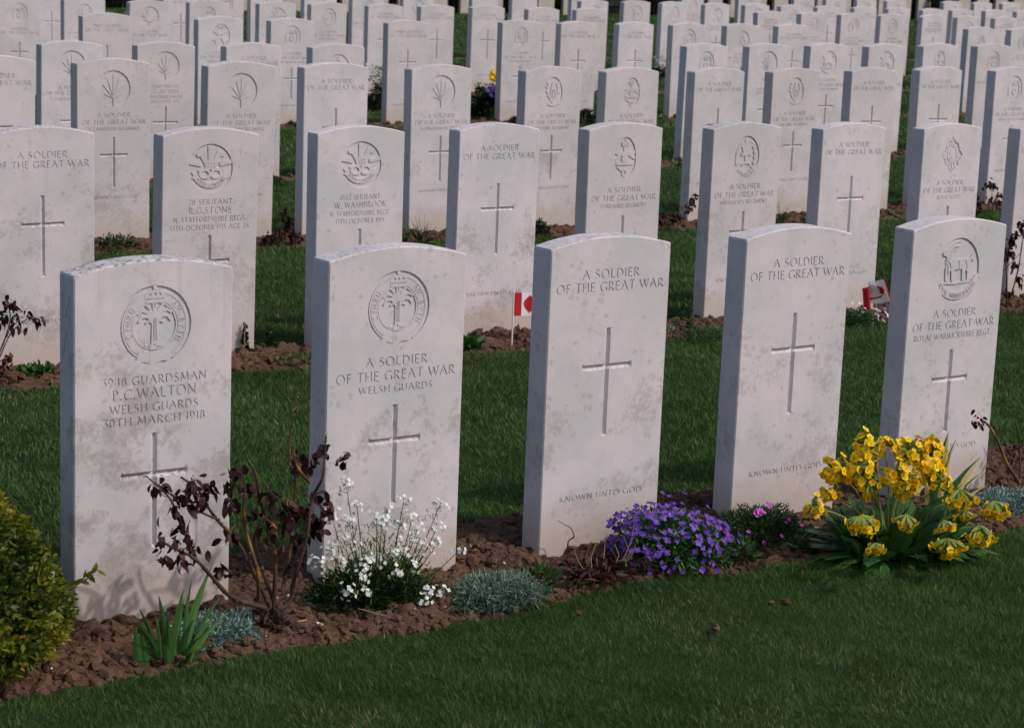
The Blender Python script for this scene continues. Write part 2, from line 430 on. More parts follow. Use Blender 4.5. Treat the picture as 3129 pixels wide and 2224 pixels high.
# stroke letters: l = line (x0,z0,x1,z1), a = arc (cx,cz,rx,rz,deg0,deg1); k thick, t thin
GL = {
 'A': (.78, [('l', .0, 0, .36, 1, 't'), ('l', .36, 1, .78, 0, 'k'), ('l', .16, .36, .60, .36, 't')]),
 'B': (.56, [('l', .06, 0, .06, 1, 'k'), ('a', .20, .76, .28, .24, -90, 90, 't'), ('a', .20, .27, .34, .27, -90, 90, 'k'), ('l', .06, 1, .2, 1, 't'), ('l', .06, .52, .2, .52, 't'), ('l', .06, 0, .2, 0, 't')]),
 'C': (.72, [('a', .46, .5, .44, .5, 48, 312, 'k')]),
 'D': (.76, [('l', .06, 0, .06, 1, 'k'), ('a', .24, .5, .48, .5, -90, 90, 'k'), ('l', .06, 1, .24, 1, 't'), ('l', .06, 0, .24, 0, 't')]),
 'E': (.50, [('l', .06, 0, .06, 1, 'k'), ('l', .06, 1, .48, 1, 't'), ('l', .06, .52, .42, .52, 't'), ('l', .06, 0, .50, 0, 't')]),
 'F': (.46, [('l', .06, 0, .06, 1, 'k'), ('l', .06, 1, .46, 1, 't'), ('l', .06, .52, .38, .52, 't')]),
 'G': (.80, [('a', .46, .5, .44, .5, 45, 330, 'k'), ('l', .76, .0, .76, .42, 'k')]),
 'H': (.74, [('l', .06, 0, .06, 1, 'k'), ('l', .68, 0, .68, 1, 'k'), ('l', .06, .52, .68, .52, 't')]),
 'I': (.12, [('l', .06, 0, .06, 1, 'k')]),
 'J': (.28, [('l', .20, .1, .20, 1, 'k'), ('a', .0, .1, .2, .2, -80, 0, 't')]),
 'K': (.66, [('l', .06, 0, .06, 1, 'k'), ('l', .08, .46, .56, 1, 't'), ('l', .20, .58, .64, 0, 'k')]),
 'L': (.48, [('l', .06, 0, .06, 1, 'k'), ('l', .06, 0, .48, 0, 't')]),
 'M': (.92, [('l', .04, 0, .14, 1, 't'), ('l', .14, 1, .46, .1, 'k'), ('l', .46, .1, .78, 1, 't'), ('l', .78, 1, .88, 0, 'k')]),
 'N': (.78, [('l', .06, 0, .06, 1, 't'), ('l', .06, 1, .72, 0, 'k'), ('l', .72, 0, .72, 1, 't')]),
 'O': (.92, [('a', .46, .5, .43, .5, 0, 360, 'k')]),
 'P': (.52, [('l', .06, 0, .06, 1, 'k'), ('a', .20, .74, .30, .26, -90, 90, 'k'), ('l', .06, 1, .2, 1, 't'), ('l', .06, .48, .2, .48, 't')]),
 'R': (.62, [('l', .06, 0, .06, 1, 'k'), ('a', .20, .75, .30, .25, -90, 90, 'k'), ('l', .06, 1, .2, 1, 't'), ('l', .06, .5, .2, .5, 't'), ('l', .22, .5, .62, 0, 'k')]),
 'S': (.50, [('a', .26, .75, .20, .25, 35, 250, 't'), ('a', .24, .26, .23, .26, -145, 75, 't'), ('l', .14, .60, .38, .42, 'k')]),
 'T': (.62, [('l', .31, 0, .31, 1, 'k'), ('l', .0, 1, .62, 1, 't')]),
 'U': (.72, [('l', .06, .3, .06, 1, 'k'), ('l', .66, .3, .66, 1, 't'), ('a', .36, .32, .30, .32, 180, 360, 't')]),
 'V': (.74, [('l', .0, 1, .37, 0, 'k'), ('l', .37, 0, .74, 1, 't')]),
 'W': (1.1, [('l', .0, 1, .28, 0, 'k'), ('l', .28, 0, .55, .95, 't'), ('l', .55, .95, .82, 0, 'k'), ('l', .82, 0, 1.1, 1, 't')]),
 'X': (.66, [('l', .0, 1, .66, 0, 'k'), ('l', .0, 0, .66, 1, 't')]),
 'Y': (.66, [('l', .0, 1, .33, .5, 'k'), ('l', .66, 1, .33, .5, 't'), ('l', .33, 0, .33, .5, 'k')]),
 'Z': (.60, [('l', .0, 1, .58, 1, 't'), ('l', .58, 1, .02, 0, 'k'), ('l', .02, 0, .6, 0, 't')]),
 '0': (.50, [('a', .25, .5, .22, .5, 0, 360, 'k')]),
 '1': (.16, [('l', .08, 0, .08, 1, 'k')]),
 '2': (.50, [('a', .23, .74, .21, .26, -20, 160, 't'), ('l', .42, .64, .04, 0, 'k'), ('l', .04, 0, .5, 0, 't')]),
 '3': (.46, [('l', .04, 1, .42, 1, 't'), ('l', .42, 1, .20, .62, 't'), ('a', .20, .31, .24, .31, -130, 90, 'k')]),
 '4': (.56, [('l', .42, 0, .42, 1, 'k'), ('l', .42, 1, .0, .3, 't'), ('l', .0, .3, .56, .3, 't')]),
 '5': (.46, [('l', .10, 1, .42, 1, 't'), ('l', .10, 1, .08, .56, 't'), ('a', .18, .31, .25, .31, -130, 110, 'k')]),
 '6': (.50, [('a', .26, .30, .22, .30, 0, 360, 'k'), ('l', .06, .36, .34, 1, 't')]),
 '7': (.46, [('l', .0, 1, .46, 1, 't'), ('l', .46, 1, .14, 0, 'k')]),
 '8': (.46, [('a', .23, .77, .17, .23, 0, 360, 't'), ('a', .23, .27, .21, .27, 0, 360, 'k')]),
 '9': (.50, [('a', .24, .70, .22, .30, 0, 360, 'k'), ('l', .44, .64, .16, 0, 't')]),
 '.': (.10, [('l', .05, .0, .05, .12, 'k')]),
}
def glyph_polys(ch, ser=True, fine=10, kw=.155, tw=.115):
    out = []
    for s in GL[ch][1]:
        hw = (kw if s[-1] == 'k' else tw) / 2
        if s[0] == 'l':
            x0, z0, x1, z1 = s[1:5]
            d = Vector((x1 - x0, z1 - z0)); ln = d.length; d /= ln; n = Vector((-d.y, d.x)) * hw
            ex = d * (hw * .35)
            a = Vector((x0, z0)) - ex; b = Vector((x1, z1)) + ex
            out.append([a - n, b - n, b + n, a + n])
            if ser and abs(d.y) > .6:
                for (px, pz) in ((x0, z0), (x1, z1)):
                    if pz in (0, 1):
                        sg = 1 if pz == 1 else -1; zz = pz + sg * hw * .35
                        out.append([(px - .10, zz - sg * .0), (px + .10, zz), (px + hw, zz - sg * .10), (px - hw, zz - sg * .10)])
        else:
            cx, cz, rx, rz, d0, d1 = s[1:7]
            n = max(4, int(fine * abs(d1 - d0) / 180))
            for i in range(n):
                q = []
                for k in (i, i + 1):
                    t = math.radians(d0 + (d1 - d0) * k / n)
                    hh = tw / 2 + (hw - tw / 2) * abs(math.cos(t)) if s[-1] == 'k' else hw
                    q.append((cx + (rx - hh - 0) * math.cos(t), cz + (rz - tw * .5) * math.sin(t)))
                    q.append((cx + (rx + hh) * math.cos(t), cz + (rz + tw * .5) * math.sin(t)))
                out.append([q[0], q[1], q[3], q[2]])
    return out
def text_layout(txt):
    x = 0; pos = []
    for ch in txt:
        if ch == ' ': x += .46; continue
        pos.append((ch, x)); x += GL[ch][0] + .25
    return pos, x - .25
def text(rf, txt, cx, cz, cap, width=None, depth=.003, tg='inscription', ser=True, fine=10):
    pos, wn_ = text_layout(txt)
    sx = cap if width is None else width / wn_
    for ch, x in pos:
        for p in glyph_polys(ch, ser, fine):
            rf.add([(cx + (x + q[0] - wn_ / 2) * sx, cz + (q[1] - .5) * cap) for q in p], depth, tg)
def arc_text(rf, txt, cx, cz, r, a0, a1, cap, depth, tg, inward=True):
    """letters along an arc, tops outwards when inward is True"""
    n = len(txt)
    for i, ch in enumerate(txt):
        if ch == ' ': continue
        t = math.radians(a0 + (a1 - a0) * (i + .5) / n)
        up = Vector((math.cos(t), math.sin(t))) * (1 if inward else -1); rt = Vector((up.y, -up.x))
        c = Vector((cx, cz)) + Vector((math.cos(t), math.sin(t))) * r
        wg = GL[ch][0]
        for p in glyph_polys(ch, False, 6, .17, .13):
            rf.add([tuple(c + rt * ((q[0] - wg / 2) * cap) + up * ((q[1] - .5) * cap)) for q in p], depth, tg)

def ell(cx, cz, rx, rz, n=28, rot=0, a0=0, a1=360):
    o = []
    full = a1 - a0 >= 360
    for i in range(n if full else n + 1):
        t = math.radians(a0 + (a1 - a0) * i / n)
        x, z = rx * math.cos(t), rz * math.sin(t)
        o.append((cx + x * math.cos(rot) - z * math.sin(rot), cz + x * math.sin(rot) + z * math.cos(rot)))
    return o
def band(pts, w0, w1=None, closed=False):
    if w1 is None: w1 = w0
    n = len(pts); out = []
    P = [Vector(p) for p in pts]
    for i in range(n - 1):
        d = (P[i + 1] - P[i])
        if d.length < 1e-7: continue
        d.normalize(); nn = Vector((-d.y, d.x))
        ta, tb = w0 + (w1 - w0) * i / (n - 1), w0 + (w1 - w0) * (i + 1) / (n - 1)
        a = P[i] - d * ta * .2; b = P[i + 1] + d * tb * .2
        out.append([tuple(a - nn * ta / 2), tuple(b - nn * tb / 2), tuple(b + nn * tb / 2), tuple(a + nn * ta / 2)])
    return out
def arcpts(cx, cz, rx, rz, a0, a1, n=12):
    return [(cx + rx * math.cos(math.radians(a0 + (a1 - a0) * i / n)), cz + rz * math.sin(math.radians(a0 + (a1 - a0) * i / n))) for i in range(n + 1)]
MAPLE = [(0, -1.0), (.04, -.55), (.40, -.66), (.24, -.42), (.80, -.36), (.50, -.16), (1.0, .08), (.80, .16), (.86, .42), (.56, .34), (.48, .46),
         (.17, .14), (.40, .74), (.24, .66), (0, 1.05)]
MAPLE = MAPLE + [(-x, z) for x, z in MAPLE[::-1] if x != 0]
def serrate(P, amp, n=3):
    o = []
    for i in range(len(P)):
        a, b = P[i], P[(i + 1) % len(P)]; dx, dz = b[0] - a[0], b[1] - a[1]; ln = math.hypot(dx, dz)
        o.append(a)
        if ln < .2: continue
        for k in range(1, n * 2):
            t = k / (n * 2); s_ = amp * (.5 if k % 2 else -.55)
            o.append((a[0] + dx * t + dz / ln * s_, a[1] + dz * t - dx / ln * s_))
    return o
BEAST = [(-.62, -.48), (-.50, -.50), (-.42, -.10), (-.34, -.12), (-.30, -.50), (-.18, -.50), (-.20, -.08), (.22, -.06), (.26, -.50), (.38, -.50), (.40, -.12),
         (.50, -.16), (.52, -.50), (.64, -.50), (.62, .02), (.70, .30), (.78, .20), (.74, .48), (.62, .34), (.40, .30), (-.18, .30), (-.36, .38),
         (-.44, .58), (-.58, .72), (-.84, .62), (-.80, .48), (-.62, .44), (-.58, .16), (-.66, .0)]
def crown(rf, cx, cz, s, d, tg):
    rf.add([(cx - .9 * s, cz - .5 * s), (cx + .9 * s, cz - .5 * s), (cx + 1.05 * s, cz + .25 * s), (cx + .55 * s, cz + .75 * s), (cx, cz + .55 * s), (cx - .55 * s, cz + .75 * s), (cx - 1.05 * s, cz + .25 * s)], d, tg)
    rf.add(ell(cx, cz + .95 * s, .22 * s, .26 * s, 8), d, tg)
    for b_ in band([(cx - .85 * s, cz - .15 * s), (cx + .85 * s, cz - .15 * s)], .10 * s): rf.add(b_, d + .0016, tg)
    for dx in (-.5, 0, .5):
        rf.add(ell(cx + dx * s, cz + .25 * s, .15 * s, .18 * s, 6), d + .0016, tg)
def scroll(rf, cx, cz, r, a0, a1, wd, d, tg, txt=None, cap=None):
    for b_ in band(arcpts(cx, cz, r, r, a0, a1, 10), wd): rf.add(b_, d, tg)
    for an in (a0, a1):
        t = math.radians(an); x, z = cx + r * math.cos(t), cz + r * math.sin(t)
        sg = 1 if math.cos(t) > 0 else -1
        rf.add([(x - sg * wd * .3, z - wd * .5), (x + sg * wd * .9, z - wd * .2), (x + sg * wd * .5, z + wd * .3), (x + sg * wd * .9, z + wd * .9), (x - sg * wd * .2, z + wd * .6)], d, tg)
    if txt: arc_text(rf, txt, cx, cz, r, a0 + 6, a1 - 6, cap, d + .0022, tg, inward=False)

def badge(rf, kind, cx, cz, r, lod, seed=0):
    T = 'regimental_badge'; R = random.Random(seed)
    def S(poly, d, ox=0, oz=0, sc=1): rf.add([(cx + (ox + x * sc) * r, cz + (oz + z * sc) * r) for x, z in poly], d, T)
    def B(pts, w0, d, w1=None):
        for q in band([(cx + x * r, cz + z * r) for x, z in pts], w0 * r, None if w1 is None else w1 * r): rf.add(q, d, T)
    n = 36 if lod == 0 else 20
    FL = .0034 if kind == 'leek' else .0046 if kind == 'maple' else .0040      # sunk field
    if kind in ('maple', 'disc_named'):
        rf.add(ell(cx, cz, r, r, n), FL, T)
        S([(x * .88, z * .88 + .02) for x, z in (serrate(MAPLE, .05) if lod < 2 else MAPLE)], .0008)
        if lod < 2:
            for (x, z) in ((0, .75), (.62, .22), (-.62, .22), (.55, -.28), (-.55, -.28), (.33, .5), (-.33, .5)):
                B([(0, -.52), (x, z)], .035, .0020, .02)
        B([(0, -.5), (.02, -.92)], .07, .0008)
    elif kind == 'leek':
        rf.add(ell(cx, cz, r, r, n), FL, T)
        rf.add(ell(cx, cz - .02 * r, .90 * r, .91 * r, n), .0012, T)          # strap
        for rr in (.85, .63):
            B(arcpts(0, -.02, rr, rr, 0, 360, n), .022, .0022)
        rf.add(ell(cx, cz - .02 * r, .58 * r, .58 * r, n), FL, T)
        # leek: slim stem, leaves springing and drooping like a fountain, roots gathered below
        S([(-.09, -.46), (.10, -.46), (.08, .0), (.12, .22), (-.11, .22), (-.08, .0)], .0008)
        for sg in (-1, 1):
            B([(sg * .05, .10), (sg * .20, .24), (sg * .36, .22), (sg * .44, .10)], .10, .0007, .05)
            B([(sg * .05, .16), (sg * .18, .34), (sg * .34, .38), (sg * .46, .30)], .10, .0009, .05)
            B([(sg * .04, .20), (sg * .13, .42), (sg * .24, .52)], .09, .0007, .05)
            B([(sg * .015, .20), (sg * .04, .55)], .07, .0006, .05)
            B([(sg * .03, .05), (sg * .14, .12), (sg * .24, .06)], .07, .0010, .04)
            B([(sg * .03, -.44), (sg * .14, -.54), (sg * .26, -.52)], .04, .0008); B([(sg * .02, -.46), (sg * .08, -.57), (sg * .16, -.60)], .035, .0008)
        for x in (-.04, .0, .045): B([(x, -.40), (x * .8, .16)], .018, .0020)
        crown(rf, cx, cz + .70 * r, .27 * r, .0006, T)
        S([(-.42, -.62), (-.50, -.92), (.46, -.92), (.38, -.60), (.12, -.68), (-.1, -.68)], .0006)
        S([(-.60, -.80), (-.10, -1.0), (.52, -.84), (.6, -.76), (.1, -.90), (-.2, -.9)], .0008)
        B([(-.05, -.56), (-.04, -1.0)], .18, .0002); B([(-.12, -.64), (.05, -.64)], .03, .0034)
        arc_text(rf, 'CYMRU.', cx, cz - .02 * r, .74 * r, 206, 128, .145 * r, .0026, T)
        arc_text(rf, 'AM.BYTH', cx, cz - .02 * r, .74 * r, 50, -36, .145 * r, .0026, T)
    elif kind == 'knot':
        rf.add(ell(cx, cz, r, r, n), FL, T)
        for dx, hh, tl in ((-.34, .62, -.2), (0, .86, 0), (.34, .62, .2)):
            B([(dx * .4, .15), (dx * .9, hh * .7), (dx + tl * .3, hh)], .20, .0010, .26)
            rf.add(ell(cx + (dx + tl * .9) * r, cz + hh * .92 * r, .13 * r, .10 * r, 8), .0004, T)
        crown(rf, cx, cz + .12 * r, .26 * r, .0006, T)
        B([(-.92, .26), (-.45, .16)], .17, .0008); B([(.45, .16), (.92, .26)], .17, .0008)
        B(arcpts(-.24, -.22, .24, .17, 40, 330, 12), .10, .0008); B(arcpts(.24, -.22, .24, .17, 140, -150, 12), .10, .0008)
        B([(-.12, -.10), (.14, -.38)], .11, .0004); B([(.12, -.10), (-.14, -.38)], .10, .0010)
        B([(-.55, -.10), (-.30, -.02), (0, .0), (.30, -.02), (.55, -.10)], .08, .0012)
        scroll(rf, cx, cz + .10 * r, .80 * r, 214, 326, .22 * r, .0008, T, 'NORTH STAFFORD' if lod == 0 else None, .13 * r)
    elif kind == 'rose':          # tall crowned cross with side ribbons
        rf.add([(cx + .62 * r * math.cos(t) * 1.02, cz + r * (1.0 if math.sin(t) > 0 else .9) * math.sin(t)) for t in [2 * math.pi * i / n for i in range(n)]], FL, T)
        crown(rf, cx, cz + .68 * r, .22 * r, .0006, T)
        B([(0, .5), (0, -.2)], .20, .0010); B([(-.36, .22), (.36, .22)], .18, .0010)
        B([(-.58, .30), (-.30, .12), (-.58, -.02)], .12, .0012); B([(.58, .30), (.30, .12), (.58, -.02)], .12, .0012)
        S(ell(0, -.02, .2, .2, 10), .0004); B([(-.48, -.24), (.48, -.24)], .14, .0010)
        B([(-.45, -.38), (-.1, -.62)], .08, .0012); B([(.45, -.38), (.1, -.62)], .08, .0012)
        S(ell(0, -.68, .17, .2, 10), .0008); S(ell(0, -.68, .07, .1, 6), .0036)
    elif kind in ('plume', 'wreath'):
        sx = .80
        rf.add(ell(cx, cz, sx * r, r, n), FL, T)
        for sg in (-1, 1):
            B(arcpts(0, -.05, .60 * sg, .80, -70, 60, 10), .17, .0014)
            if lod < 2:
                for k in range(7):
                    t = math.radians(-62 + k * 19); x, z = .60 * sg * math.cos(t), -.05 + .80 * math.sin(t)
                    B([(x, z), (x * .78, z + .10)], .06, .0004)
        if kind == 'plume':
            for dx, hh in ((-.24, .60), (0, .78), (.24, .60)): B([(dx * .3, .1), (dx, hh)], .17, .0008, .24)
            B([(-.3, .12), (.3, .12)], .15, .0008); B([(0, .08), (0, -.32)], .18, .0010); B([(-.28, -.4), (.0, -.24), (.28, -.4)], .10, .0008)
        else:
            crown(rf, cx, cz + .42 * r, .24 * r, .0006, T)
            S(ell(0, -.1, .26, .28, 12), .0010); S(ell(0, -.1, .13, .14, 8), .0034)
        scroll(rf, cx, cz - .02 * r, .84 * r, 222, 318, .18 * r, .0006, T, 'MIDDLESEX REGT' if (lod == 0 and kind == 'plume') else None, .11 * r)
    elif kind == 'star':
        pts = []
        for i in range(16):
            t = math.pi / 2 + i * math.pi / 8; rr = (1.0, .72, .80, .72)[i % 4]
            pts.append((rr * .80 * math.cos(t), rr * math.sin(t)))
        S(pts, FL); S([(x * .86, z * .86) for x, z in pts], .0020)
        for i in range(16):
            t = i * math.pi / 8 + .1
            B([(.36 * math.cos(t), .42 * math.sin(t)), (.66 * math.cos(t), .80 * math.sin(t))], .05, .0040)
        S(ell(0, 0, .36, .42, 16), .0042); S(ell(0, 0, .30, .36, 16), .0022)
        B([(-.1, -.22), (0, .28)], .12, .0006); B([(-.16, .12), (.16, .12)], .08, .0006); B([(.1, -.22), (.02, .1)], .09, .0008)
        crown(rf, cx, cz + .80 * r, .14 * r, .0006, T)
    elif kind in ('antelope', 'lion'):
        rf.add(ell(cx, cz, .92 * r, r, n), FL, T)
        S(BEAST, .0008, 0, .08 if kind == 'antelope' else .05, .82)
        if kind == 'antelope':
            B([(-.52, .60), (-.16, .86), (.08, .90)], .05, .0006); B([(-.50, .58), (-.2, .74), (.02, .76)], .05, .0006)
            B(arcpts(-.30, .12, .18, .34, 100, 260, 8), .045, .0022); B([(.02, .30), (.06, .0)], .035, .0022); B([(.30, .30), (.40, .06), (.34, -.05)], .035, .0022)
            B([(-.66, .60), (-.80, .52)], .04, .0022); B([(-.50, .30), (-.36, .22), (-.30, .05)], .035, .0022)
            for k in range(6): B([(-.56 + .02 * k, .34 - .09 * k), (-.46 + .02 * k, .30 - .09 * k)], .03, .0020)
            B([(-.66, -.36), (-.1, -.40), (.6, -.36)], .07, .0012)
            scroll(rf, cx, cz + .12 * r, .92 * r, 208, 332, .22 * r, .0006, T, 'ROYAL WARWICKSHIRE' if lod == 0 else None, .13 * r)
        else:
            B([(-.72, -.42), (.72, -.42)], .12, .0006); B([(.5, .3), (.66, .55), (.4, .62)], .07, .0008)
            scroll(rf, cx, cz, .80 * r, 225, 315, .16 * r, .0006, T)
    elif kind == 'acorn':
        rf.add([(cx + .72 * r * math.cos(t), cz + r * (.9 + .1 * abs(math.sin(t))) * math.sin(t)) for t in [2 * math.pi * i / n for i in range(n)]], FL, T)
        for sg in (-1, 1):
            B([(0, -.62), (sg * .26, -.28), (sg * .42, .15), (sg * .34, .60)], .12, .0012, .16)
            for k, (x, z) in enumerate(((.30, -.22), (.44, .06), (.46, .34), (.36, .58))):
                B([(sg * x * .8, z - .06), (sg * (x + .14), z + .08)], .13, .0006, .05)
        B([(0, -.62), (0, .10)], .09, .0008); B([(-.13, .28), (.13, .28)], .24, .0008); S(ell(0, .48, .12, .22, 10), .0004)
        B([(0, -.60), (.2, -.1), (.16, .3)], .05, .0012); B([(0, -.60), (-.2, -.1), (-.16, .3)], .05, .0012)
        scroll(rf, cx, cz + .05 * r, .80 * r, 232, 308, .16 * r, .0006, T, 'CHESHIRE' if lod == 0 else None, .11 * r)
    elif kind == 'pattee':
        rf.add(ell(cx, cz, .88 * r, r, n), FL, T)
        for k in range(4):
            t = math.pi / 4 + k * math.pi / 2; u = Vector((math.cos(t), math.sin(t))); v = Vector((-u.y, u.x))
            S([tuple(u * .12 - v * .08), tuple(u * .86 - v * .30), tuple(u * .70), tuple(u * .86 + v * .30), tuple(u * .12 + v * .08)], .0010)
        S(ell(0, 0, .22, .24, 12), .0004); S(ell(0, 0, .12, .13, 8), .0032)
        crown(rf, cx, cz + .78 * r, .24 * r, .0004, T)
    elif kind == 'bugle':
        rf.add(ell(cx, cz, .86 * r, r, n), FL, T)
        B(arcpts(0, 0, .58, .64, 0, 360, 18), .16, .0010)
        S(ell(-.1, 0, .2, .2, 8), .0008); S(ell(.15, .1, .12, .12, 8), .0004)
        B([(-.2, -.2), (.3, .3)], .1, .0006)
        scroll(rf, cx, cz - .02 * r, .84 * r, 225, 315, .18 * r, .0006, T)
    elif kind == 'arch':
        rf.add(ell(cx, cz, r * .9, r * .9, n), FL, T)
        S([(-.6, -.5), (.6, -.5), (0, .75)], .0012); S([(-.42, -.4), (.42, -.4), (0, .5)], .0042); S(ell(0, -.1, .18, .26, 8), .0010)

def stone_outline(h, zb, ins=.003, n=18):
    hw = HW - ins
    o = [(-hw, zb), (hw, zb), (hw, h - ins * 2.2)]
    for i in range(n + 1):
        x = hw * (1 - 2 * i / n) * .988
        o.append((x, h - ins + .0265 * (1 - (x / HW) ** 2)))
    o.append((-hw, h - ins * 2.2))
    return o
def cross(rf, ztop, zarm, zbot, wd, bw=.0150, k=1.05):
    """V-cut cross with short curved flares at the four ends"""
    T = 'cross'; h = bw / 2; fl = .0175; tl = .011
    ends = [(0, ztop, 0, 1), (0, zbot, 0, -1), (-wd / 2, zarm, -1, 0), (wd / 2, zarm, 1, 0)]
    def hw(t):            # half width at a distance t from the tip
        u = max(0.0, 1 - t / tl); return h + (fl - h) * u ** 2.2
    def dep(x, z):
        best = 0
        if zbot - 1e-6 <= z <= ztop + 1e-6:
            t = min(ztop - z, z - zbot); best = max(best, min(hw(t) - abs(x), t * 1.2, h * 1.1))
        if abs(x) <= wd / 2 + 1e-6:
            t = wd / 2 - abs(x); best = max(best, min(hw(t) - abs(z - zarm), t * 1.2, h * 1.1))
        return max(0, best) * k
    ts = [0, tl * .12, tl * .3, tl * .55, tl]
    def bar(vert):
        a, b = (zbot, ztop) if vert else (-wd / 2, wd / 2)
        Ls = [a + t for t in ts] + [b - t for t in ts[::-1]]
        c = 0 if vert else zarm
        for p, q in zip(Ls[:-1], Ls[1:]):
            wp, wq = hw(min(p - a, b - p)), hw(min(q - a, b - q))
            for sg in (-1, 1):
                quad = [(p, c), (q, c), (q, c + sg * wq), (p, c + sg * wp)]
                rf.add([(y, x) for x, y in quad] if vert else quad, dep, T)
    bar(True); bar(False)

def make_stone(row, a, ztop, spec, label, group, lean=(0, 0), stain=.6, mat='stone'):
    p = ROWP[row - 1] if row <= 8 else 33.8
    zg = float(zc(a + .19, p)); h = ztop - zg
    root = empty('headstone', W(a + HW, p, zg), TH)
    root.rotation_euler = (lean[0], lean[1], TH)
    tag(root, label, 'headstone', group)
    lod = 0 if row <= 2 else 1 if row <= 5 else 2
    fine = 10 if row <= 2 else 7 if row <= 4 else 5
    ser = row <= 4
    zb = -.16
    ol = stone_outline(h, zb)
    rf = Relief(ol)
    kind = spec.get('b'); lines = spec.get('t', [])
    off = 0
    if kind: badge(rf, kind, 0, h - spec.get('bz', .118), spec.get('br', .088), lod, int(a * 100))
    for (txt, dz, cap, wd) in lines:
        text(rf, txt, spec.get('dx', 0), h - dz, cap, wd, .0020, 'epitaph' if txt.startswith('KNOWN') else 'inscription', ser, fine)
    c = spec.get('c')
    if c: cross(rf, h - c[0], h - c[1], h - c[2], c[3])
    out = rf.solve(lambda x, z, d: (x, d, z))
    mb = MB()
    def addpoly(mb, vs, fs):
        vs = np.array(vs)
        for n in (3, 4, 5, 6, 7, 8):
            ff = [f for f in fs if len(f) == n]
            if ff:
                if mb.c == 0 or n == 3 or not done[0]:
                    mb.add(vs, np.array(ff)); done[0] = True
                else:
                    mb.l.append((np.array(ff) + done[1]).ravel()); mb.n.append(np.full(len(ff), n))
                    continue
                done[1] = mb.c - len(vs)
    side_parts = []
    for tg_, (vs, fs, _m2) in out.items():
        if tg_ != 'slab':
            m2 = MB(); done = [False, 0]; addpoly(m2, vs, fs)
            o = m2.build(tg_, M[mat], root, smooth=(tg_ in ('inscription', 'epitaph'))); o['stain'] = stain
            continue
        done = [False, 0]; addpoly(mb, vs, fs)
    # chamfer, sides and back
    n = len(ol)
    oo = [(x * HW / (HW - .003), z) for x, z in ol]
    oo = [(x, z + (.003 if z > h - .02 else 0)) for x, z in oo]
    V = [(x, 0, z) for x, z in ol] + [(x, .003, z) for x, z in oo] + [(x, THK - .003, z) for x, z in oo] + [(x, THK, z) for x, z in ol]
    F = []
    mark = spec.get('mark')
    for k in range(3):
        for i in range(n):
            j = (i + 1) % n
            if mark and k == 1 and i == n - 1: continue       # left flank carved separately
            F.append((k * n + i, k * n + n + i, k * n + n + j, k * n + j))
    mb.add(np.array(V), np.array(F))
    # back face as fan
    cc = (0, THK, h * .5); Vb = [(x, THK, z) for x, z in ol] + [cc]
    mb.add(np.array(Vb), np.array([(i, n, (i + 1) % n) for i in range(n)]))
    if mark:
        z0, z1 = oo[0][1], oo[-1][1]
        r2 = Relief([(-(THK - .003), z0), (-.003, z0), (-.003, z1), (-(THK - .003), z1)])
        for (txt, dz, cap, wd, du) in mark:
            text(r2, txt, -THK / 2 + du, h - dz, cap, wd, .002, 'grave_number', False, 10)
        o2 = r2.solve(lambda u, z, d: (-HW + d, -u, z))
        for tg_, (vs, fs, _m2) in o2.items():
            m2 = mb if tg_ == 'slab' else MB()
            done = [False, 0]
            if m2 is mb:
                vs_ = np.array(vs); mb.add(vs_, np.array([f for f in fs if len(f) == 3]))
            else:
                addpoly(m2, vs, fs); o = m2.build(tg_, M[mat], root); o['stain'] = stain
    o = mb.build('slab', M[mat], root); o['stain'] = stain
    tone = random.uniform(0, .10) if row == 1 else random.uniform(0, .30)
    for ch in root.children: ch['tone'] = tone
    return root

# templates -----------------------------------------------------------------
KU = ('KNOWN UNTO GOD', .645, .0142, .262)
def plain(l1='A SOLDIER', w1=.178, k=True):
    return dict(t=[(l1, .068, .0215, w1), ('OF THE GREAT WAR', .101, .0222, .338)] + ([KU] if k else []), c=(.207, .308, .490, .160))
def unk(b, reg=None, w=.24, **kw):
    t = [('A SOLDIER', .246, .0208, .170), ('OF THE GREAT WAR', .280, .0218, .330), KU]
    if reg: t.append((reg, .312, .0165, w))
    d = dict(b=b, t=t, c=(.352, .440, .600, .148)); d.update(kw); return d
def named(b, ls, **kw):
    zz = [.239, .269, .301, .330]; cp = [.0182, .0225, .0178, .0178]
    t = [(s, z, c, w_) for (s, w_), z, c in zip(ls, zz, cp)]
    d = dict(b=b, t=t, c=(.360, .455, .625, .165)); d.update(kw); return d

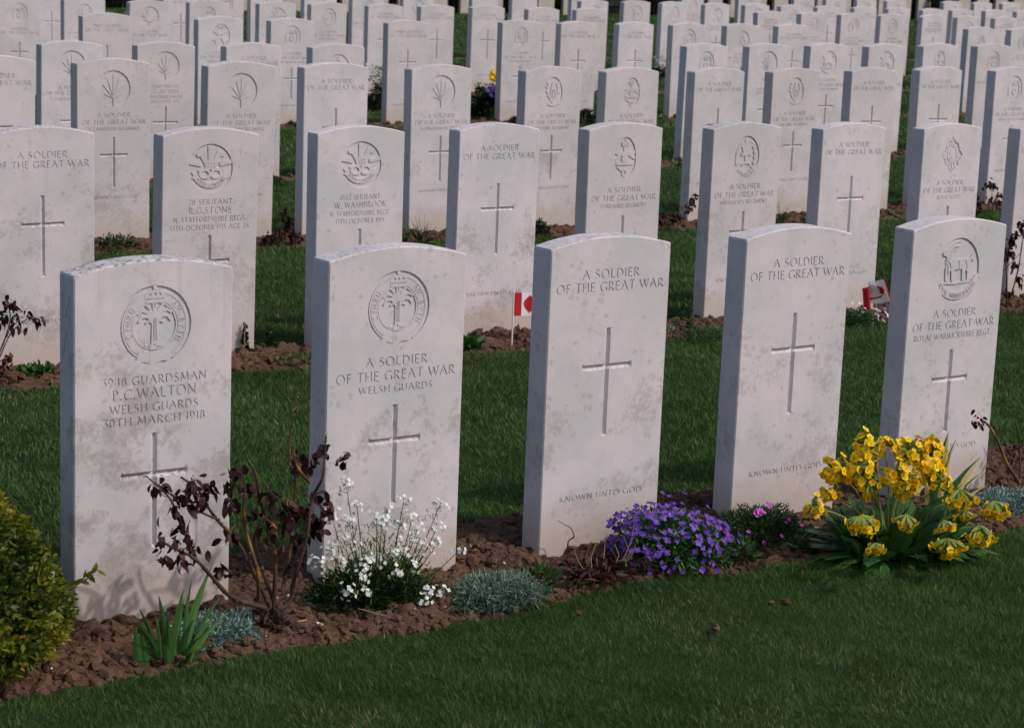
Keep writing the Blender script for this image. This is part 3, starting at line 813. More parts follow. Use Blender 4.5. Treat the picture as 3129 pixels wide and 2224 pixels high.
R1 = [(1.838, .830, named('leek', [('3948 GUARDSMAN', .250), ('P.C.WALTON', .200), ('WELSH GUARDS', .212), ('30TH MARCH 1918', .245)], mark=[('14', .078, .060, .046, 0), ('A', .158, .058, .040, 0)]), 1.35,
       'headstone with 14 A cut in its side and crowned leek badge, behind the iris leaves'),
      (2.467, .827, unk('leek', 'WELSH GUARDS', .205), .75, 'headstone with a crowned leek badge over WELSH GUARDS, behind the white flowers'),
      (3.100, .822, plain(), .7, 'plain headstone with large cross beside the violet flower mound, no badge'),
      (3.738, .816, plain(), .6, 'plain headstone with large cross behind the dark pink-flowered cushion'),
      (4.357, .812, unk('antelope', 'ROYAL WARWICKSHIRE REGT.', .315, br=.094, bz=.122), .45, 'headstone with antelope badge behind the yellow cowslips')]
R2 = [(2.695, .851, plain(), 1.0, 'stained plain headstone in second row, cut off by left edge of the photo'),
      (3.328, .836, named('knot', [('70 SERJEANT', .175), ('R.G.STONE', .170), ('N. STAFFORDSHIRE REGT.', .290), ('13TH OCTOBER 1915 AGE 26', .312)]), .7, 'second row headstone with knot and plumes badge dated 13TH OCTOBER 1915 AGE 26'),
      (3.963, .830, named('knot', [('1522 SERJEANT', .172), ('W. WASHBROOK', .225), ('N. STAFFORDSHIRE REGT.', .262), ('13TH OCTOBER 1915', .210)]), .35, 'second row headstone reading 1522 SERJEANT under a knot and plumes badge'),
      (4.589, .829, plain(), .85, 'spotted plain headstone in second row just left of the small upright flag'),
      (5.222, .820, unk('rose', 'YORKSHIRE REGIMENT', .238), .4, 'second row headstone reading YORKSHIRE REGIMENT'),
      (5.874, .811, unk('plume', 'MIDDLESEX REGIMENT', .262), .85, 'second row headstone reading MIDDLESEX REGIMENT with brown staining below'),
      (6.500, .797, plain(), .45, 'plain second row headstone behind the crumpled red and white flag'),
      (7.123, .785, unk('star', 'ROYAL SCOTS', .150), .4, 'second row headstone reading ROYAL SCOTS with a star badge'),
      (7.757, .773, plain(), .4, 'second row headstone cut off by right edge of the photo')]
CAN = ('A CANADIAN REGIMENT', .265)
R3 = [(3.607, .907, plain(), .5, 'third row headstone cut off by left edge of the photo'),
      (4.205, .893, unk('maple', *CAN), .8, 'third row maple leaf headstone farthest left, brown stains on its lower half'),
      (4.891, .877, unk('maple', *CAN), .5, 'third row maple leaf headstone between its plain and its stained maple leaf neighbours'),
      (5.448, .870, plain(), .3, 'plain third row headstone rising behind the 1522 SERJEANT stone'),
      (6.103, .860, unk('maple', *CAN), .6, 'third row maple leaf headstone farthest right, clover-like leaves at its foot'),
      (6.838, .848, unk('acorn', 'CHESHIRE REGIMENT', .235), .95, 'heavily stained third row headstone with an oak sprig badge, left of two alike'),
      (7.391, .841, unk('rose'), .35, 'third row headstone with narrow crowned badge behind the YORKSHIRE REGIMENT stone'),
      (8.037, .838, plain(), .6, 'plain third row headstone with pitted top left of the MIDDLESEX stone'),
      (8.642, .835, unk('acorn', 'CHESHIRE REGIMENT', .235), .7, 'third row headstone with an oak sprig badge, right of two alike'),
      (9.287, .835, plain(), .7, 'plain speckled third row headstone behind and right of the second oak sprig stone'),
      (9.871, .840, plain(), .4, 'plain third row headstone beside the wide grass gap at right'),
      (10.563, .835, unk('wreath', 'ROYAL WELSH FUSILIERS', .26), .5, 'third row headstone with round wreath badge at right edge of the photo')]
R4 = [(4.927, .845, unk('maple', *CAN), .5, 'fourth row maple leaf headstone half hidden at far left'),
      (5.529, .841, named('maple', [('20181 PRIVATE', .175), ('G. MORRIS', .17), ('7TH CANADIAN INF.', .235), ('AUGUST 1917', .20)]), .5, 'fourth row maple leaf headstone with four lines of text, left side'),
      (6.129, .838, plain(), .5, 'fourth row plain headstone whose top shows between two maple leaf stones'),
      (6.732, .834, unk('arch'), .5, 'fourth row headstone with pointed arch badge barely above the row before it'),
      (9.753, .848, unk('wreath'), .5, 'fourth row wreath headstone, first one right of the long gap'),
      (10.346, .850, named('maple', [('PRIVATE', .10), ('E. HILL', .12), ('CANADIAN INF.', .2), ('NOVEMBER 1917', .2)]), .4, 'fourth row maple leaf headstone right of the wreath stone'),
      (10.936, .853, unk('lion', 'LEINSTER REGIMENT', .23), .5, 'fourth row beast badge headstone, left of a pair, with speckles beside the badge'),
      (11.532, .850, unk('lion'), .3, 'fourth row beast badge headstone, right of a pair, clean faced'),
      (12.120, .856, unk('rose'), .4, 'fourth row headstone with tall crowned badge right of the grass gap'),
      (12.715, .856, unk('wreath'), .4, 'fourth row headstone with leafy round badge near right edge')]
KRR = ('KINGS ROYAL RIFLE', .22)
R5 = [(6.458, .874, plain('TWO SOLDIERS', .22), .3, 'fifth row headstone reading TWO SOLDIERS OF THE GREAT WAR'),
      (7.382, .858, unk('pattee', *KRR), .4, 'fifth row headstone with splayed cross badge, left side'),
      (7.994, .852, unk('wreath', 'GORDON HIGHLANDERS', .25), .4, 'fifth row headstone with thistle wreath badge, left of the bush of white flowers'),
      (9.060, .846, plain('THREE SOLDIERS', .25), .4, 'fifth row headstone reading THREE SOLDIERS OF THE GREAT WAR'),
      (10.165, .858, unk('plume', 'NORFOLK REGIMENT', .23), .6, 'fifth row headstone with dark weathered round badge above the yellow and purple flowers'),
      (10.760, .854, plain(), .5, 'fifth row plain headstone, left of two plain ones'),
      (11.371, .854, plain(), .3, 'fifth row plain headstone standing before the gap, right of two plain ones'),
      (11.974, .852, unk('bugle'), .3, 'fifth row headstone with bugle badge right of the gap'),
      (12.590, .851, unk('arch', 'ROYAL ARTILLERY', .2), .4, 'fifth row headstone with a triangular gun badge'),
      (13.189, .851, plain(), .4, 'fifth row plain headstone between gun badge stone and the beast badge pair'),
      (15.658, .846, unk('wreath', br=.06), .3, 'fifth row headstone with small badge near right edge'),
      (16.273, .841, unk('leek'), .3, 'fifth row headstone cut off at right edge with its badge in shadow')]
kinds6 = ['wreath', 'plume', 'maple', 'wreath', 'knot', 'bugle', 0, 0, 0, 0, 0, 1, 'plume', 'leek', 'bugle', 1, 'arch', 0]
A6 = [(6.886, .875), (7.483, .876), (8.087, .863), (8.664, .869), (9.364, .868), (9.899, .87), (10.515, .864), (11.1, .863), (11.685, .863), (12.348, .854), (12.937, .855), (15.349, .857), (15.968, .852), (16.564, .849), (17.163, .845), (17.814, .841), (18.378, .838), (19.008, .835)]
kinds7 = [0, 0, 'wreath', 'bugle', 'plume', 'wreath', 'maple', 'arch', 'lion', 'plume', 'pattee', 'maple', 'wreath', 0, 0, 'bugle', 0, 'lion', 0, 0]
A7 = [(7.997, .902), (9.844, .894), (10.307 - .0, .891), (10.918, .888), (11.49, .886), (12.1, .883), (12.66, .88), (14.432, .872), (15.039, .873), (15.592, .867), (16.234, .861), (16.839, .862), (17.413, .856), (17.983, .852), (18.6, .85), (19.179, .848), (19.792, .842), (20.306, .843), (20.921, .843), (21.514, .843)]
A7 = [(7.997, .902), (9.347, .896), (9.844, .894), (10.307, .891), (10.918, .888), (11.49, .886), (12.1, .883)] + A7[7:]
kinds8 = [0, 0, 0, 'bugle', 'plume', 0, 'wreath', 'arch', 'wreath', 'lion', 'bugle', 0]
A8 = [(14.759, .892), (15.358, .889), (16.268, .885), (18.057, .878), (19.043, .873), (20.021, .869), (20.618, .867), (21.196, .864), (21.781, .861), (22.915, .855), (23.541, .851), (24.141, .854)]
GRP = 'white war grave headstones in rows'
def lrand(s=.006): s *= 2.0; return (random.uniform(-s, s), random.uniform(-s, s))
for r_, Lst in ((1, R1), (2, R2), (3, R3), (4, R4), (5, R5)):
    for (a, zt, sp, stn, lab) in Lst:
        sp = dict(sp)
        make_stone(r_, a, zt, sp, lab, GRP, (0, 0) if r_ == 1 else lrand(.004), stn)
ORD = ['first', 'second', 'third', 'fourth', 'fifth', 'sixth', 'seventh', 'eighth', 'ninth', 'tenth', 'eleventh', 'twelfth', 'thirteenth', 'fourteenth', 'fifteenth', 'sixteenth', 'seventeenth', 'eighteenth', 'nineteenth', 'twentieth']
KW = {'wreath': 'a crowned wreath badge', 'plume': 'a plume badge', 'maple': 'a maple leaf badge', 'knot': 'a knot badge', 'bugle': 'a round ring badge', 'leek': 'a strap badge', 'arch': 'a triangular badge', 'lion': 'a beast badge', 'pattee': 'a splayed cross badge', 0: 'no badge', 1: 'four text lines'}
for r_, AA, KK, nm in ((6, A6, kinds6, 'sixth'), (7, A7, kinds7, 'seventh'), (8, A8, kinds8, 'eighth')):
    for i, ((a, zt), k) in enumerate(zip(AA, KK)):
        if k == 0: sp = plain()
        elif k == 1: sp = dict(t=[('7034 PRIVATE', .07, .022, .2), ('H. W. DEAN', .10, .026, .18), ('LEICESTERSHIRE REGT.', .135, .02, .28), ('9TH APRIL 1917', .165, .02, .2)], c=(.22, .32, .5, .15))
        else: sp = unk(k, 'ROYAL REGIMENT' if i % 2 else None, .2)
        make_stone(r_, a, zt, sp, '%s row headstone, %s, %s from the left in its row' % (nm, KW[k], ORD[i]), GRP, lrand(.004), random.uniform(.2, .6))
# last row, against the boundary: warmer, older stone
i9 = 0
a9 = [17.25, 17.85, 18.72, 19.3, 19.9, 20.5, 21.1, 21.8, 22.47, 23.05, 23.65, 24.26, 24.86, 28.5, 29.1, 29.7, 30.3, 30.9, 31.5, 32.1, 32.7, 33.3, 33.9, 34.5, 35.75, 36.35, 36.95, 37.55, 38.15]
NUM9 = ORD + ['twenty-first', 'twenty-second', 'twenty-third', 'twenty-fourth', 'twenty-fifth', 'twenty-sixth', 'twenty-seventh', 'twenty-eighth', 'twenty-ninth']
for i, a in enumerate(a9):
    make_stone(9, a, .10 + .81 + random.uniform(-.01, .01), dict(t=[]), 'cream headstone of the last row, before the boundary wall, %s from the left' % NUM9[i], GRP, lrand(.004), .3, 'stone_far')

# ------------------------------------------------------------------ ground
def grid(name, A, P, zf, mat, kind=None, hf=None, parent=None, rndf=None):
    AA, PP = np.meshgrid(A, P); Z = zf(AA, PP)
    V = Wn(AA.ravel(), PP.ravel(), Z.ravel())
    nA, nP = len(A), len(P)
    i = np.arange(nA - 1)[None, :] + (np.arange(nP - 1) * nA)[:, None]; i = i.ravel()
    F = np.stack([i, i + 1, i + 1 + nA, i + nA], 1)
    mb = MB(); mb.add(V, F, None if rndf is None else rndf(AA, PP).ravel())
    o = mb.build(name, mat, parent, smooth=True)
    if kind: o['kind'] = kind
    return o
def spaced(*segs):
    out = []
    for a, b, s in segs: out += list(np.arange(a, b, s))
    return np.array(out + [segs[-1][1]])
lawnA = spaced((-300, -10, 30), (-10, 30, .5), (30, 60, 3), (60, 400, 40))
lawnP = spaced((-300, -2, 30), (-2, 36, .16), (36, 60, 3), (60, 400, 40))
grid('lawn', lawnA, lawnP, lambda a, p: zlawn(a, p) + .006 * (vnoise(a * 1.7, p * 1.7, 3) - .5), M['lawn'], 'structure')

def bed_shape(a, p, i):
    f, b = BEDS[i]
    if i == 0: f = f - .055 + .055 * np.exp(-((a - 3.2) / .35) ** 2)
    f = f + .03 * (vnoise(a * 4, a * 0, 11 + i) - .5) + .02 * (vnoise(a * 17, a * 0, 21 + i) - .5)
    b = b + .05 * (vnoise(a * 3, a * 0, 31 + i) - .5)
    return f, b
def zsoil(a, p, i, fine=True):
    f, b = bed_shape(a, p, i)
    t = np.clip(np.minimum((p - f) / .10, (b - p) / .10), -1, 1)
    rise = np.where(t > 0, t * t * (3 - 2 * t), t * 1.2)
    z = zlawn(a, p) + .022 * rise - .004
    amp = np.clip(t, .15, 1)
    z = z + amp * (.040 * fbm(a * 7, p * 7, 41, 3) + .042 * fbm(a * 24, p * 24, 51, 3))
    if fine: z = z + amp * .013 * (1 - np.abs(2 * vnoise(a * 70, p * 70, 61) - 1)) * (vnoise(a * 30, p * 30, 62)) 
    return z
BR = [(1.0, 5.6, .0075), (2.2, 8.6, .013), (3.0, 11.5, .022), (4.4, 14, .04), (5.8, 17.5, .05), (6.4, 20, .06), (7.5, 22.5, .08), (14, 26, .1)]
for i, (a0, a1, st_) in enumerate(BR):
    f, b = BEDS[i]
    o = grid('soil_bed', np.arange(a0, a1, st_), np.arange(f - .14, b + .1, st_), lambda a, p: zsoil(a, p, i), M['soil'], 'structure')

# clods
def ico():
    t = (1 + 5 ** .5) / 2
    v = [(-1, t, 0), (1, t, 0), (-1, -t, 0), (1, -t, 0), (0, -1, t), (0, 1, t), (0, -1, -t), (0, 1, -t), (t, 0, -1), (t, 0, 1), (-t, 0, -1), (-t, 0, 1)]
    f = [(0, 11, 5), (0, 5, 1), (0, 1, 7), (0, 7, 10), (0, 10, 11), (1, 5, 9), (5, 11, 4), (11, 10, 2), (10, 7, 6), (7, 1, 8), (3, 9, 4), (3, 4, 2), (3, 2, 6), (3, 6, 8), (3, 8, 9), (4, 9, 5), (2, 4, 11), (6, 2, 10), (8, 6, 7), (9, 8, 1)]
    v = [Vector(x).normalized() for x in v]; mp = {}; nf = []
    def mid(a, b):
        k = (min(a, b), max(a, b))
        if k not in mp: mp[k] = len(v); v.append(((v[a] + v[b]) / 2).normalized())
        return mp[k]
    for a, b, c in f:
        x, y, z = mid(a, b), mid(b, c), mid(c, a); nf += [(a, x, z), (b, y, x), (c, z, y), (x, y, z)]
    return np.array([tuple(q) for q in v]), np.array(nf)
IV, IF = ico()
def rocks(mb, A, P, Z, size, flat=.7, rough=.28, rnd=None):
    N = len(A)
    C = Wn(A, P, Z)
    ang = rng.rand(N, 3) * 6.28
    c, s = np.cos(ang), np.sin(ang)
    V = IV[None] * (1 + rough * (rng.rand(N, len(IV), 1) - .5) * 2)
    sc = size[:, None, None] * np.stack([np.ones(N), .6 + .5 * rng.rand(N), flat * (.7 + .6 * rng.rand(N))], -1)[:, None, :]
    V = V * sc
    x = V[..., 0] * c[:, :1] - V[..., 1] * s[:, :1]; y = V[..., 0] * s[:, :1] + V[..., 1] * c[:, :1]
    z = V[..., 2]
    tl = (rng.rand(N, 1) - .5) * .9
    x2 = x * np.cos(tl) - z * np.sin(tl); z2 = x * np.sin(tl) + z * np.cos(tl)
    V = np.stack([x2, y, z2], -1) + C[:, None]
    F = IF[None] + (np.arange(N) * len(IV))[:, None, None]
    r = rng.rand(N) if rnd is None else rnd
    mb.add(V.reshape(-1, 3), F.reshape(-1, 3), np.repeat(r, len(IV)))
mb = MB()
for i, (N, smin, smax) in enumerate([(15000, .004, .019), (5200, .006, .026), (2600, .008, .028), (700, .012, .03), (700, .012, .03)]):
    a0, a1, _ = BR[i]; f, b = BEDS[i]
    A = rng.uniform(a0 + .1, a1 - .1, N); P = rng.uniform(f - .09, b + .01, N)
    sz = smin + (smax - smin) * rng.rand(N) ** 2.6
    fe, be = bed_shape(A, P, i)
    k = (P > fe + .005) & (P < be)
    A, P, sz = A[k], P[k], sz[k]
    rocks(mb, A, P, zsoil(A, P, i, False) + sz * .25, sz)
N = 2; A = rng.uniform(1.4, 5, N); P = rng.uniform(2.9, 3.9, N) ** 1.0
rocks(mb, A, P, zlawn(A, P) + .012, rng.uniform(.005, .010, N))
rocks(mb, np.array([3.12, 2.9, 3.4]), np.array([3.55, 3.78, 3.62]), zlawn(np.array([3.12, 2.9, 3.4]), np.array([3.55, 3.78, 3.62])) + .020, np.array([.014, .011, .010]))
tag(mb.build('soil_clods', M['soil'], None), 'loose brown clods of earth in the flower beds', 'soil', kind='stuff')
mb = MB(); N = 90; A = rng.uniform(1.3, 5.2, N); P = rng.uniform(3.95, 4.2, N)
rocks(mb, A, P, zsoil(A, P, 0, False) + .008, .003 + .006 * rng.rand(N) ** 2)
tag(mb.build('gravel', M['pebble'], None), 'small pale pebbles lying on the bare earth', 'pebbles', kind='stuff')

# ------------------------------------------------------------------ grass
def in_bed(A, P):
    m = np.zeros(len(A), bool)
    for i in range(len(BEDS)):
        f, b = bed_shape(A, P, i); m |= (P > f + .008 * rng.randn(len(A))) & (P < b + .01 * rng.randn(len(A)))
    return m
mb = MB()
# (p0, p1, a0, a1, density, height, width)
for (p0, p1, a0, a1, den, ht, wd) in [(2.45, 3.99, 1.0, 5.4, 48000, .025, .0013), (4.5, 6.62, 1.4, 8.2, 15000, .027, .0026), (6.98, 9.38, 2.2, 12, 6500, .031, .0036),
                                      (9.8, 11.7, 3.2, 16, 2600, .034, .0055), (11.9, 14.52, 4.2, 20, 1500, .036, .008), (14.78, 17.26, 5.2, 24, 900, .038, .010),
                                      (17.48, 19.2, 6, 26, 600, .04, .012), (19.4, 21.86, 8, 30, 450, .04, .014), (22.05, 33.9, 12, 46, 130, .045, .02)]:
    N = int((p1 - p0) * (a1 - a0) * den)
    A = rng.uniform(a0, a1, N); P = rng.uniform(p0, p1, N)
    # keep what the view (with a margin) can hold
    X = A * CT - P * ST; Y = A * ST + P * CT
    k = (np.abs(X) < Y * .285 + .25) & ~in_bed(A, P)
    A, P = A[k], P[k]; N = len(A)
    patch = vnoise(A * 2.2, P * 2.2, 71); tuft = vnoise(A * 16, P * 16, 72); mid_ = vnoise(A * 6, P * 6, 73)
    base = Wn(A, P, zlawn(A, P) - .004)
    yaw = rng.rand(N) * 6.283
    lean = .25 + .8 * rng.rand(N)
    lx = .45 * (vnoise(A * 9, P * 9, 74) - .5) * 2; ly = .45 * (vnoise(A * 9, P * 9, 75) - .5) * 2
    d = np.stack([np.cos(yaw) * lean + lx, np.sin(yaw) * lean + ly, np.ones(N)], -1)
    s_ = np.stack([-np.sin(yaw + rng.randn(N) * .8), np.cos(yaw + rng.randn(N) * .8), np.zeros(N)], -1)
    H = ht * (.55 + .5 * rng.rand(N) + .35 * tuft)
    edge = np.zeros(N)
    for f, b in BEDS[:3]: edge = np.maximum(edge, np.exp(-((P - f) / .05) ** 2))
    H = H * (1 + .65 * edge * rng.rand(N))
    rnd = np.clip(.12 + .42 * rng.rand(N) + .34 * (tuft - .3) + .26 * (mid_ - .5) + .30 * (patch - .5), 0, .90)
    worn = vnoise(A * 4.3 + 7, P * 4.3, 78); dry = rng.rand(N) < .014 + .16 * np.clip((worn - .68) / .3, 0, 1)
    rnd = np.where(dry, .97 + .03 * rng.rand(N), rnd)
    ribbons(mb, base, d, s_, H, wd * (.7 + .6 * rng.rand(N)), .25 * rng.rand(N), [1, .85, 0], rnd)
tag(mb.build('grass', M['grass'], None), 'short dark green mown grass between the rows', 'grass', kind='stuff')

# ------------------------------------------------------------------ plants
def sph_dirs(N, up=.0):
    v = rng.randn(N, 3); v[:, 2] = np.abs(v[:, 2]) + up; return norm(v)
def perp(d):
    r = rng.randn(len(d), 3); return norm(np.cross(d, r))
LEAF = [.25, .85, 1.0, .6, 0]
def loc(a, p, z): return np.array(W(a, p, z))
def root_at(name, a, p, label, cat, group=None, z=None):
    o = empty(name, W(a, p, float(zc(a, p)) if z is None else z), TH)
    tag(o, label, cat, group); return o
# every plant mesh is built in local axes: x along the row, y to the back, z up
def mound_pts(N, rx, ry, h, shell=.25, flatten=1.0):
    d = sph_dirs(N); r = (1 - shell * rng.rand(N)) ** 1
    lump = 1 + .13 * np.sin(d[:, 0] * 7 + 1) * np.cos(d[:, 1] * 6 + 2) + .08 * np.sin(d[:, 2] * 11)
    return d * r[:, None] * lump[:, None] * np.array([rx, ry, h]), d
def flowers(mb, C, Nn, R, npet, prof=(.3, 1, .95, .35), wr=.8, rnd=None):
    C = np.asarray(C); N = len(C); Nn = norm(Nn); u = perp(Nn); v = np.cross(Nn, u)
    R = np.broadcast_to(R, (N,))
    for k in range(npet):
        t = 2 * math.pi * k / npet
        d = u * math.cos(t) + v * math.sin(t) + Nn * .18
        s_ = -u * math.sin(t) + v * math.cos(t)
        ribbons(mb, C, d, s_, R, R * wr, 0.0, list(prof), rng.rand(N) if rnd is None else rnd)

# box shrub ---------------------------------------------------------------
r0 = root_at('box_shrub', 1.455, 4.17, 'clipped yellow-green box bush cut off by the left edge', 'bush')
def cone_profile(t):      # t 0 top .. 1 ground -> radius
    return .335 * np.sin(np.clip(t, 0, 1) * math.pi / 2) ** .8 * (1 - .30 * np.clip((t - .86) / .14, 0, 1) ** 1.5)
def cone_pts(N, sh):
    t = rng.rand(N) ** .62; ph = rng.rand(N) * 6.283; Hh = .47
    r = cone_profile(t) * (1 - sh * rng.rand(N)) * (1 + .05 * np.sin(ph * 5 + t * 9) + .04 * np.sin(ph * 11 + t * 17) + .05 * (rng.rand(N) < .04))
    z = Hh * (1 - t) * (1 - sh * .5 * rng.rand(N)) + .0
    P_ = np.stack([r * np.cos(ph), r * np.sin(ph), z], -1)
    n_ = norm(np.stack([np.cos(ph) * 1.0, np.sin(ph) * 1.0, .55 + .6 * (1 - t)], -1))
    return P_, n_, t
mb = MB(); T_ = 5200
P_, n_, t_ = cone_pts(T_, .10)
clr = vnoise(P_[:, 0] * 14 + 9, P_[:, 2] * 14 + P_[:, 1] * 9, 81)
for k in range(5):          # rosettes of leaves at shoot tips
    d = norm(n_ + rng.randn(T_, 3) * .65)
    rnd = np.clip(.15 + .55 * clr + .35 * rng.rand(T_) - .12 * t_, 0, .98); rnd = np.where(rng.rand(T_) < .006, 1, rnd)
    ribbons(mb, P_ + rng.randn(T_, 3) * .004, d, perp(d), (.010 + .012 * rng.rand(T_)), .0085, .15, [.3, .9, 1, .55, 0], rnd, cup=.25)
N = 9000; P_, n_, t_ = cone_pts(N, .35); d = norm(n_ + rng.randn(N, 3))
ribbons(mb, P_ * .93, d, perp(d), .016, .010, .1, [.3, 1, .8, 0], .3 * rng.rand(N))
# the sprig reaching right
P0 = np.array([.29, -.06, .10])
for k in range(16):
    q = P0 + np.array([.012 * k * .55, 0, .005 * k * .6]); d = norm(np.array([[.6, .3 * (-1) ** k, .8 * (1 if k % 3 else -.4)]]) + rng.randn(1, 3) * .2)
    ribbons(mb, q[None], d, perp(d), .024, .011, .1, [.3, .9, 1, .55, 0], np.array([.35 + .3 * random.random()]), cup=.2)
mb.build('foliage', M['box'], r0)
mb = MB()
for k in range(24):
    ph = random.random() * 6.28; r = random.uniform(.1, .3); z = .46 * (1 - r / .42)
    tube(mb, [(0, 0, 0), (r * .5 * math.cos(ph), r * .5 * math.sin(ph), z * .6), (r * math.cos(ph), r * math.sin(ph), z)], [.008, .005, .003], 5)
tube(mb, [(.1, -.04, .03), (.26, -.06, .085), (.38, -.06, .135)], [.004, .003, .0015], 5)
mb.build('stem', M['bark'], r0)

# sword leaf clumps ---------------------------------------------------------
def sword(mb, base, tip, wd, bend, rnd, face, K=9, off=0.0, wmul=1.0):
    b = np.array(base, float); t = np.array(tip, float); V = []; F = []
    sd_ = np.array(face, float); sd_ /= np.linalg.norm(sd_)
    for k in range(K + 1):
        u = k / K
        c = b * (1 - u) + t * u; c = c + np.array(bend) * math.sin(u * math.pi) 
        w_ = wd * .5 * (min(1, .55 + u * 1.1) if u < .5 else 1) * (1 - max(0, (u - .35) / .65) ** 1.9) * wmul
        c = c + sd_ * off * w_
        nrm = np.cross(t - b, sd_); nrm /= np.linalg.norm(nrm) + 1e-9
        V += [c - sd_ * w_ + nrm * w_ * .25, c - nrm * 0, c + sd_ * w_ + nrm * w_ * .25]
    for k in range(K):
        i = 3 * k
        F += [(i, i + 1, i + 4, i + 3), (i + 1, i + 2, i + 5, i + 4)]
    mb.add(np.array(V), np.array(F), rnd)
ia, ip = 1.935, 3.93; iz = float(zc(ia, ip)) - .05
r0 = root_at('iris_plant', ia, ip, 'clump of broad green sword leaves in front of the leftmost front stone', 'plant', z=iz)
mb = MB()
tips = [(2.018, .227, .05, .030, .75), (1.905, .204, -.02, .024, .5), (1.955, .191, .03, .020, .7), (1.962, .180, -.01, .026, .85), (2.05, .162, .06, .020, .35), (2.067, .117, .05, .024, .6),
        (1.86, .181, -.02, .020, .45), (1.844, .162, -.03, .022, .4), (1.975, .215, .02, .016, .6), (1.888, .150, .02, .018, .5), (1.99, .140, -.03, .026, .4), (2.015, .105, -.04, .020, .45), (1.87, .105, -.04, .020, .35), (1.93, .16, -.04, .024, .6), (2.0, .08, -.06, .018, .4), (1.85, .135, .03, .020, .5), (2.055, .075, -.01, .018, .5), (2.025, .055, -.02, .018, .4), (1.985, .06, -.05, .018, .35), (2.04, .135, .0, .018, .7)]
for i, (ta, tz, dp, wd, rn) in enumerate(tips):
    bx = (ta - ia) * .34 + random.uniform(-.012, .012); 
    sword(mb, (bx, random.uniform(-.015, .015), 0), (ta - ia + dp * .7, dp, tz - iz), wd * .66, ((ta - ia) * -.12, 0, .012), rn, (1, -.25, 0))
for sx in (-.075, -.06):
    sword(mb, (sx, 0, 0), (sx - .012, 0, .13), .022, (0, 0, 0), .5, (1, -.2, 0))
mb.build('leaves', M['iris'], r0)
mb = MB(); sword(mb, (-.035, -.02, .10), (-.04, -.02, .142), .007, (0, 0, 0), .1, (1, 0, 0)); tube(mb, [(-.02, -.01, 0), (-.036, -.018, .11)], [.002, .0015], 5)
mb.build('flower_bud', M['maroon'], r0)
# variegated iris
va, vp = 4.355, 4.06; vz = float(zc(va, vp)) - .04
r0 = root_at('variegated_iris', va, vp, 'cream and green striped sword leaves behind the yellow cowslips', 'plant', z=vz)
mg, mc = MB(), MB()
for i, (ta, tz, dp, wd, sg) in enumerate([(4.389, .265, 0, .022, 1), (4.343, .235, .02, .018, -1), (4.525, .186, -.02, .024, 1), (4.559, .103, -.03, .020, 1), (4.49, .150, 0, .018, 1), (4.545, .135, 0, .016, -1), (4.40, .21, -.02, .012, 1), (4.425, .245, 0, .010, 1), (4.31, .15, .0, .018, -1), (4.45, .12, -.04, .018, 1), (4.36, .16, -.03, .020, 1)]):
    bx = (ta - va) * .25
    b_, t_ = (bx, random.uniform(-.015, .015), 0), (ta - va + dp * .7, dp, tz - vz)
    sword(mg, b_, t_, wd * 2.1, ((ta - va) * -.15, 0, .01), .35 + .2 * random.random(), (1, -.2, 0), 9, 1.0 * -sg, .50)
    sword(mc, (b_[0], b_[1] - .001, b_[2]), t_, wd * 2.1, ((ta - va) * -.15, -.001, .01), random.random(), (1, -.2, 0), 9, 1.0 * sg, .50)
mg.build('leaves', M['iris'], r0); mc.build('leaf_margin', M['cream'], r0)

# low mats ------------------------------------------------------------------
def mat_plant(name, a, p, rx, ry, h, N, ln, wd, mat, label, cat='plant', spike=0, prof=(.5, 1, .8, 0), shell=.5, droop=.1, jit=.7, sub=None):
    o = root_at(name, a, p, label, cat, z=float(zc(a, p)) - .012)
    mb = MB(); P_, d0 = mound_pts(N, rx, ry, h, shell)
    d = norm(d0 * np.array([1 / rx, 1 / ry, 1 / h]) * h + rng.randn(N, 3) * jit + np.array([0, 0, .35]))
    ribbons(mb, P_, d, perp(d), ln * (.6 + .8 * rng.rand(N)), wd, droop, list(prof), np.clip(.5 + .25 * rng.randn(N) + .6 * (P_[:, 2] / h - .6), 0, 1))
    mb.build('foliage', mat, o)
    mb = MB()
    for k in range(14):
        q = P_[k] * .8; tube(mb, [(q[0] * .3, q[1] * .3, 0), tuple(q)], [.0025, .0012], 4)
    mb.build('stem', M['bark'], o)
    return o
mat_plant('stonecrop', 2.08, 4.02, .125, .075, .045, 5200, .013, .0038, M['glauc'], 'low blue-grey succulent mat behind the iris leaves')
mat_plant('stonecrop', 4.62, 4.02, .18, .09, .045, 4200, .014, .004, M['glauc'], 'low blue-grey mat at right edge beside the bare rose stem')
mat_plant('santolina', 2.79, 3.965, .135, .085, .055, 6500, .023, .0022, M['silver'], 'silvery feathery cushion at the lawn edge between white and violet flowers', jit=.9, droop=.25)
mat_plant('seedling', 2.93, 3.99, .045, .03, .05, 70, .040, .010, M['green'], 'small green leaf tuft right of the silvery cushion', prof=LEAF, jit=.4)
mat_plant('seedling', 3.55, 3.95, .035, .025, .06, 110, .030, .008, M['green'], 'small bright green seedling in front of the dark pink-flowered cushion, left one', prof=LEAF, jit=.5)
mat_plant('seedling', 3.745, 3.95, .028, .02, .045, 60, .026, .007, M['green'], 'small bright green seedling left of the cowslips', prof=LEAF, jit=.5)

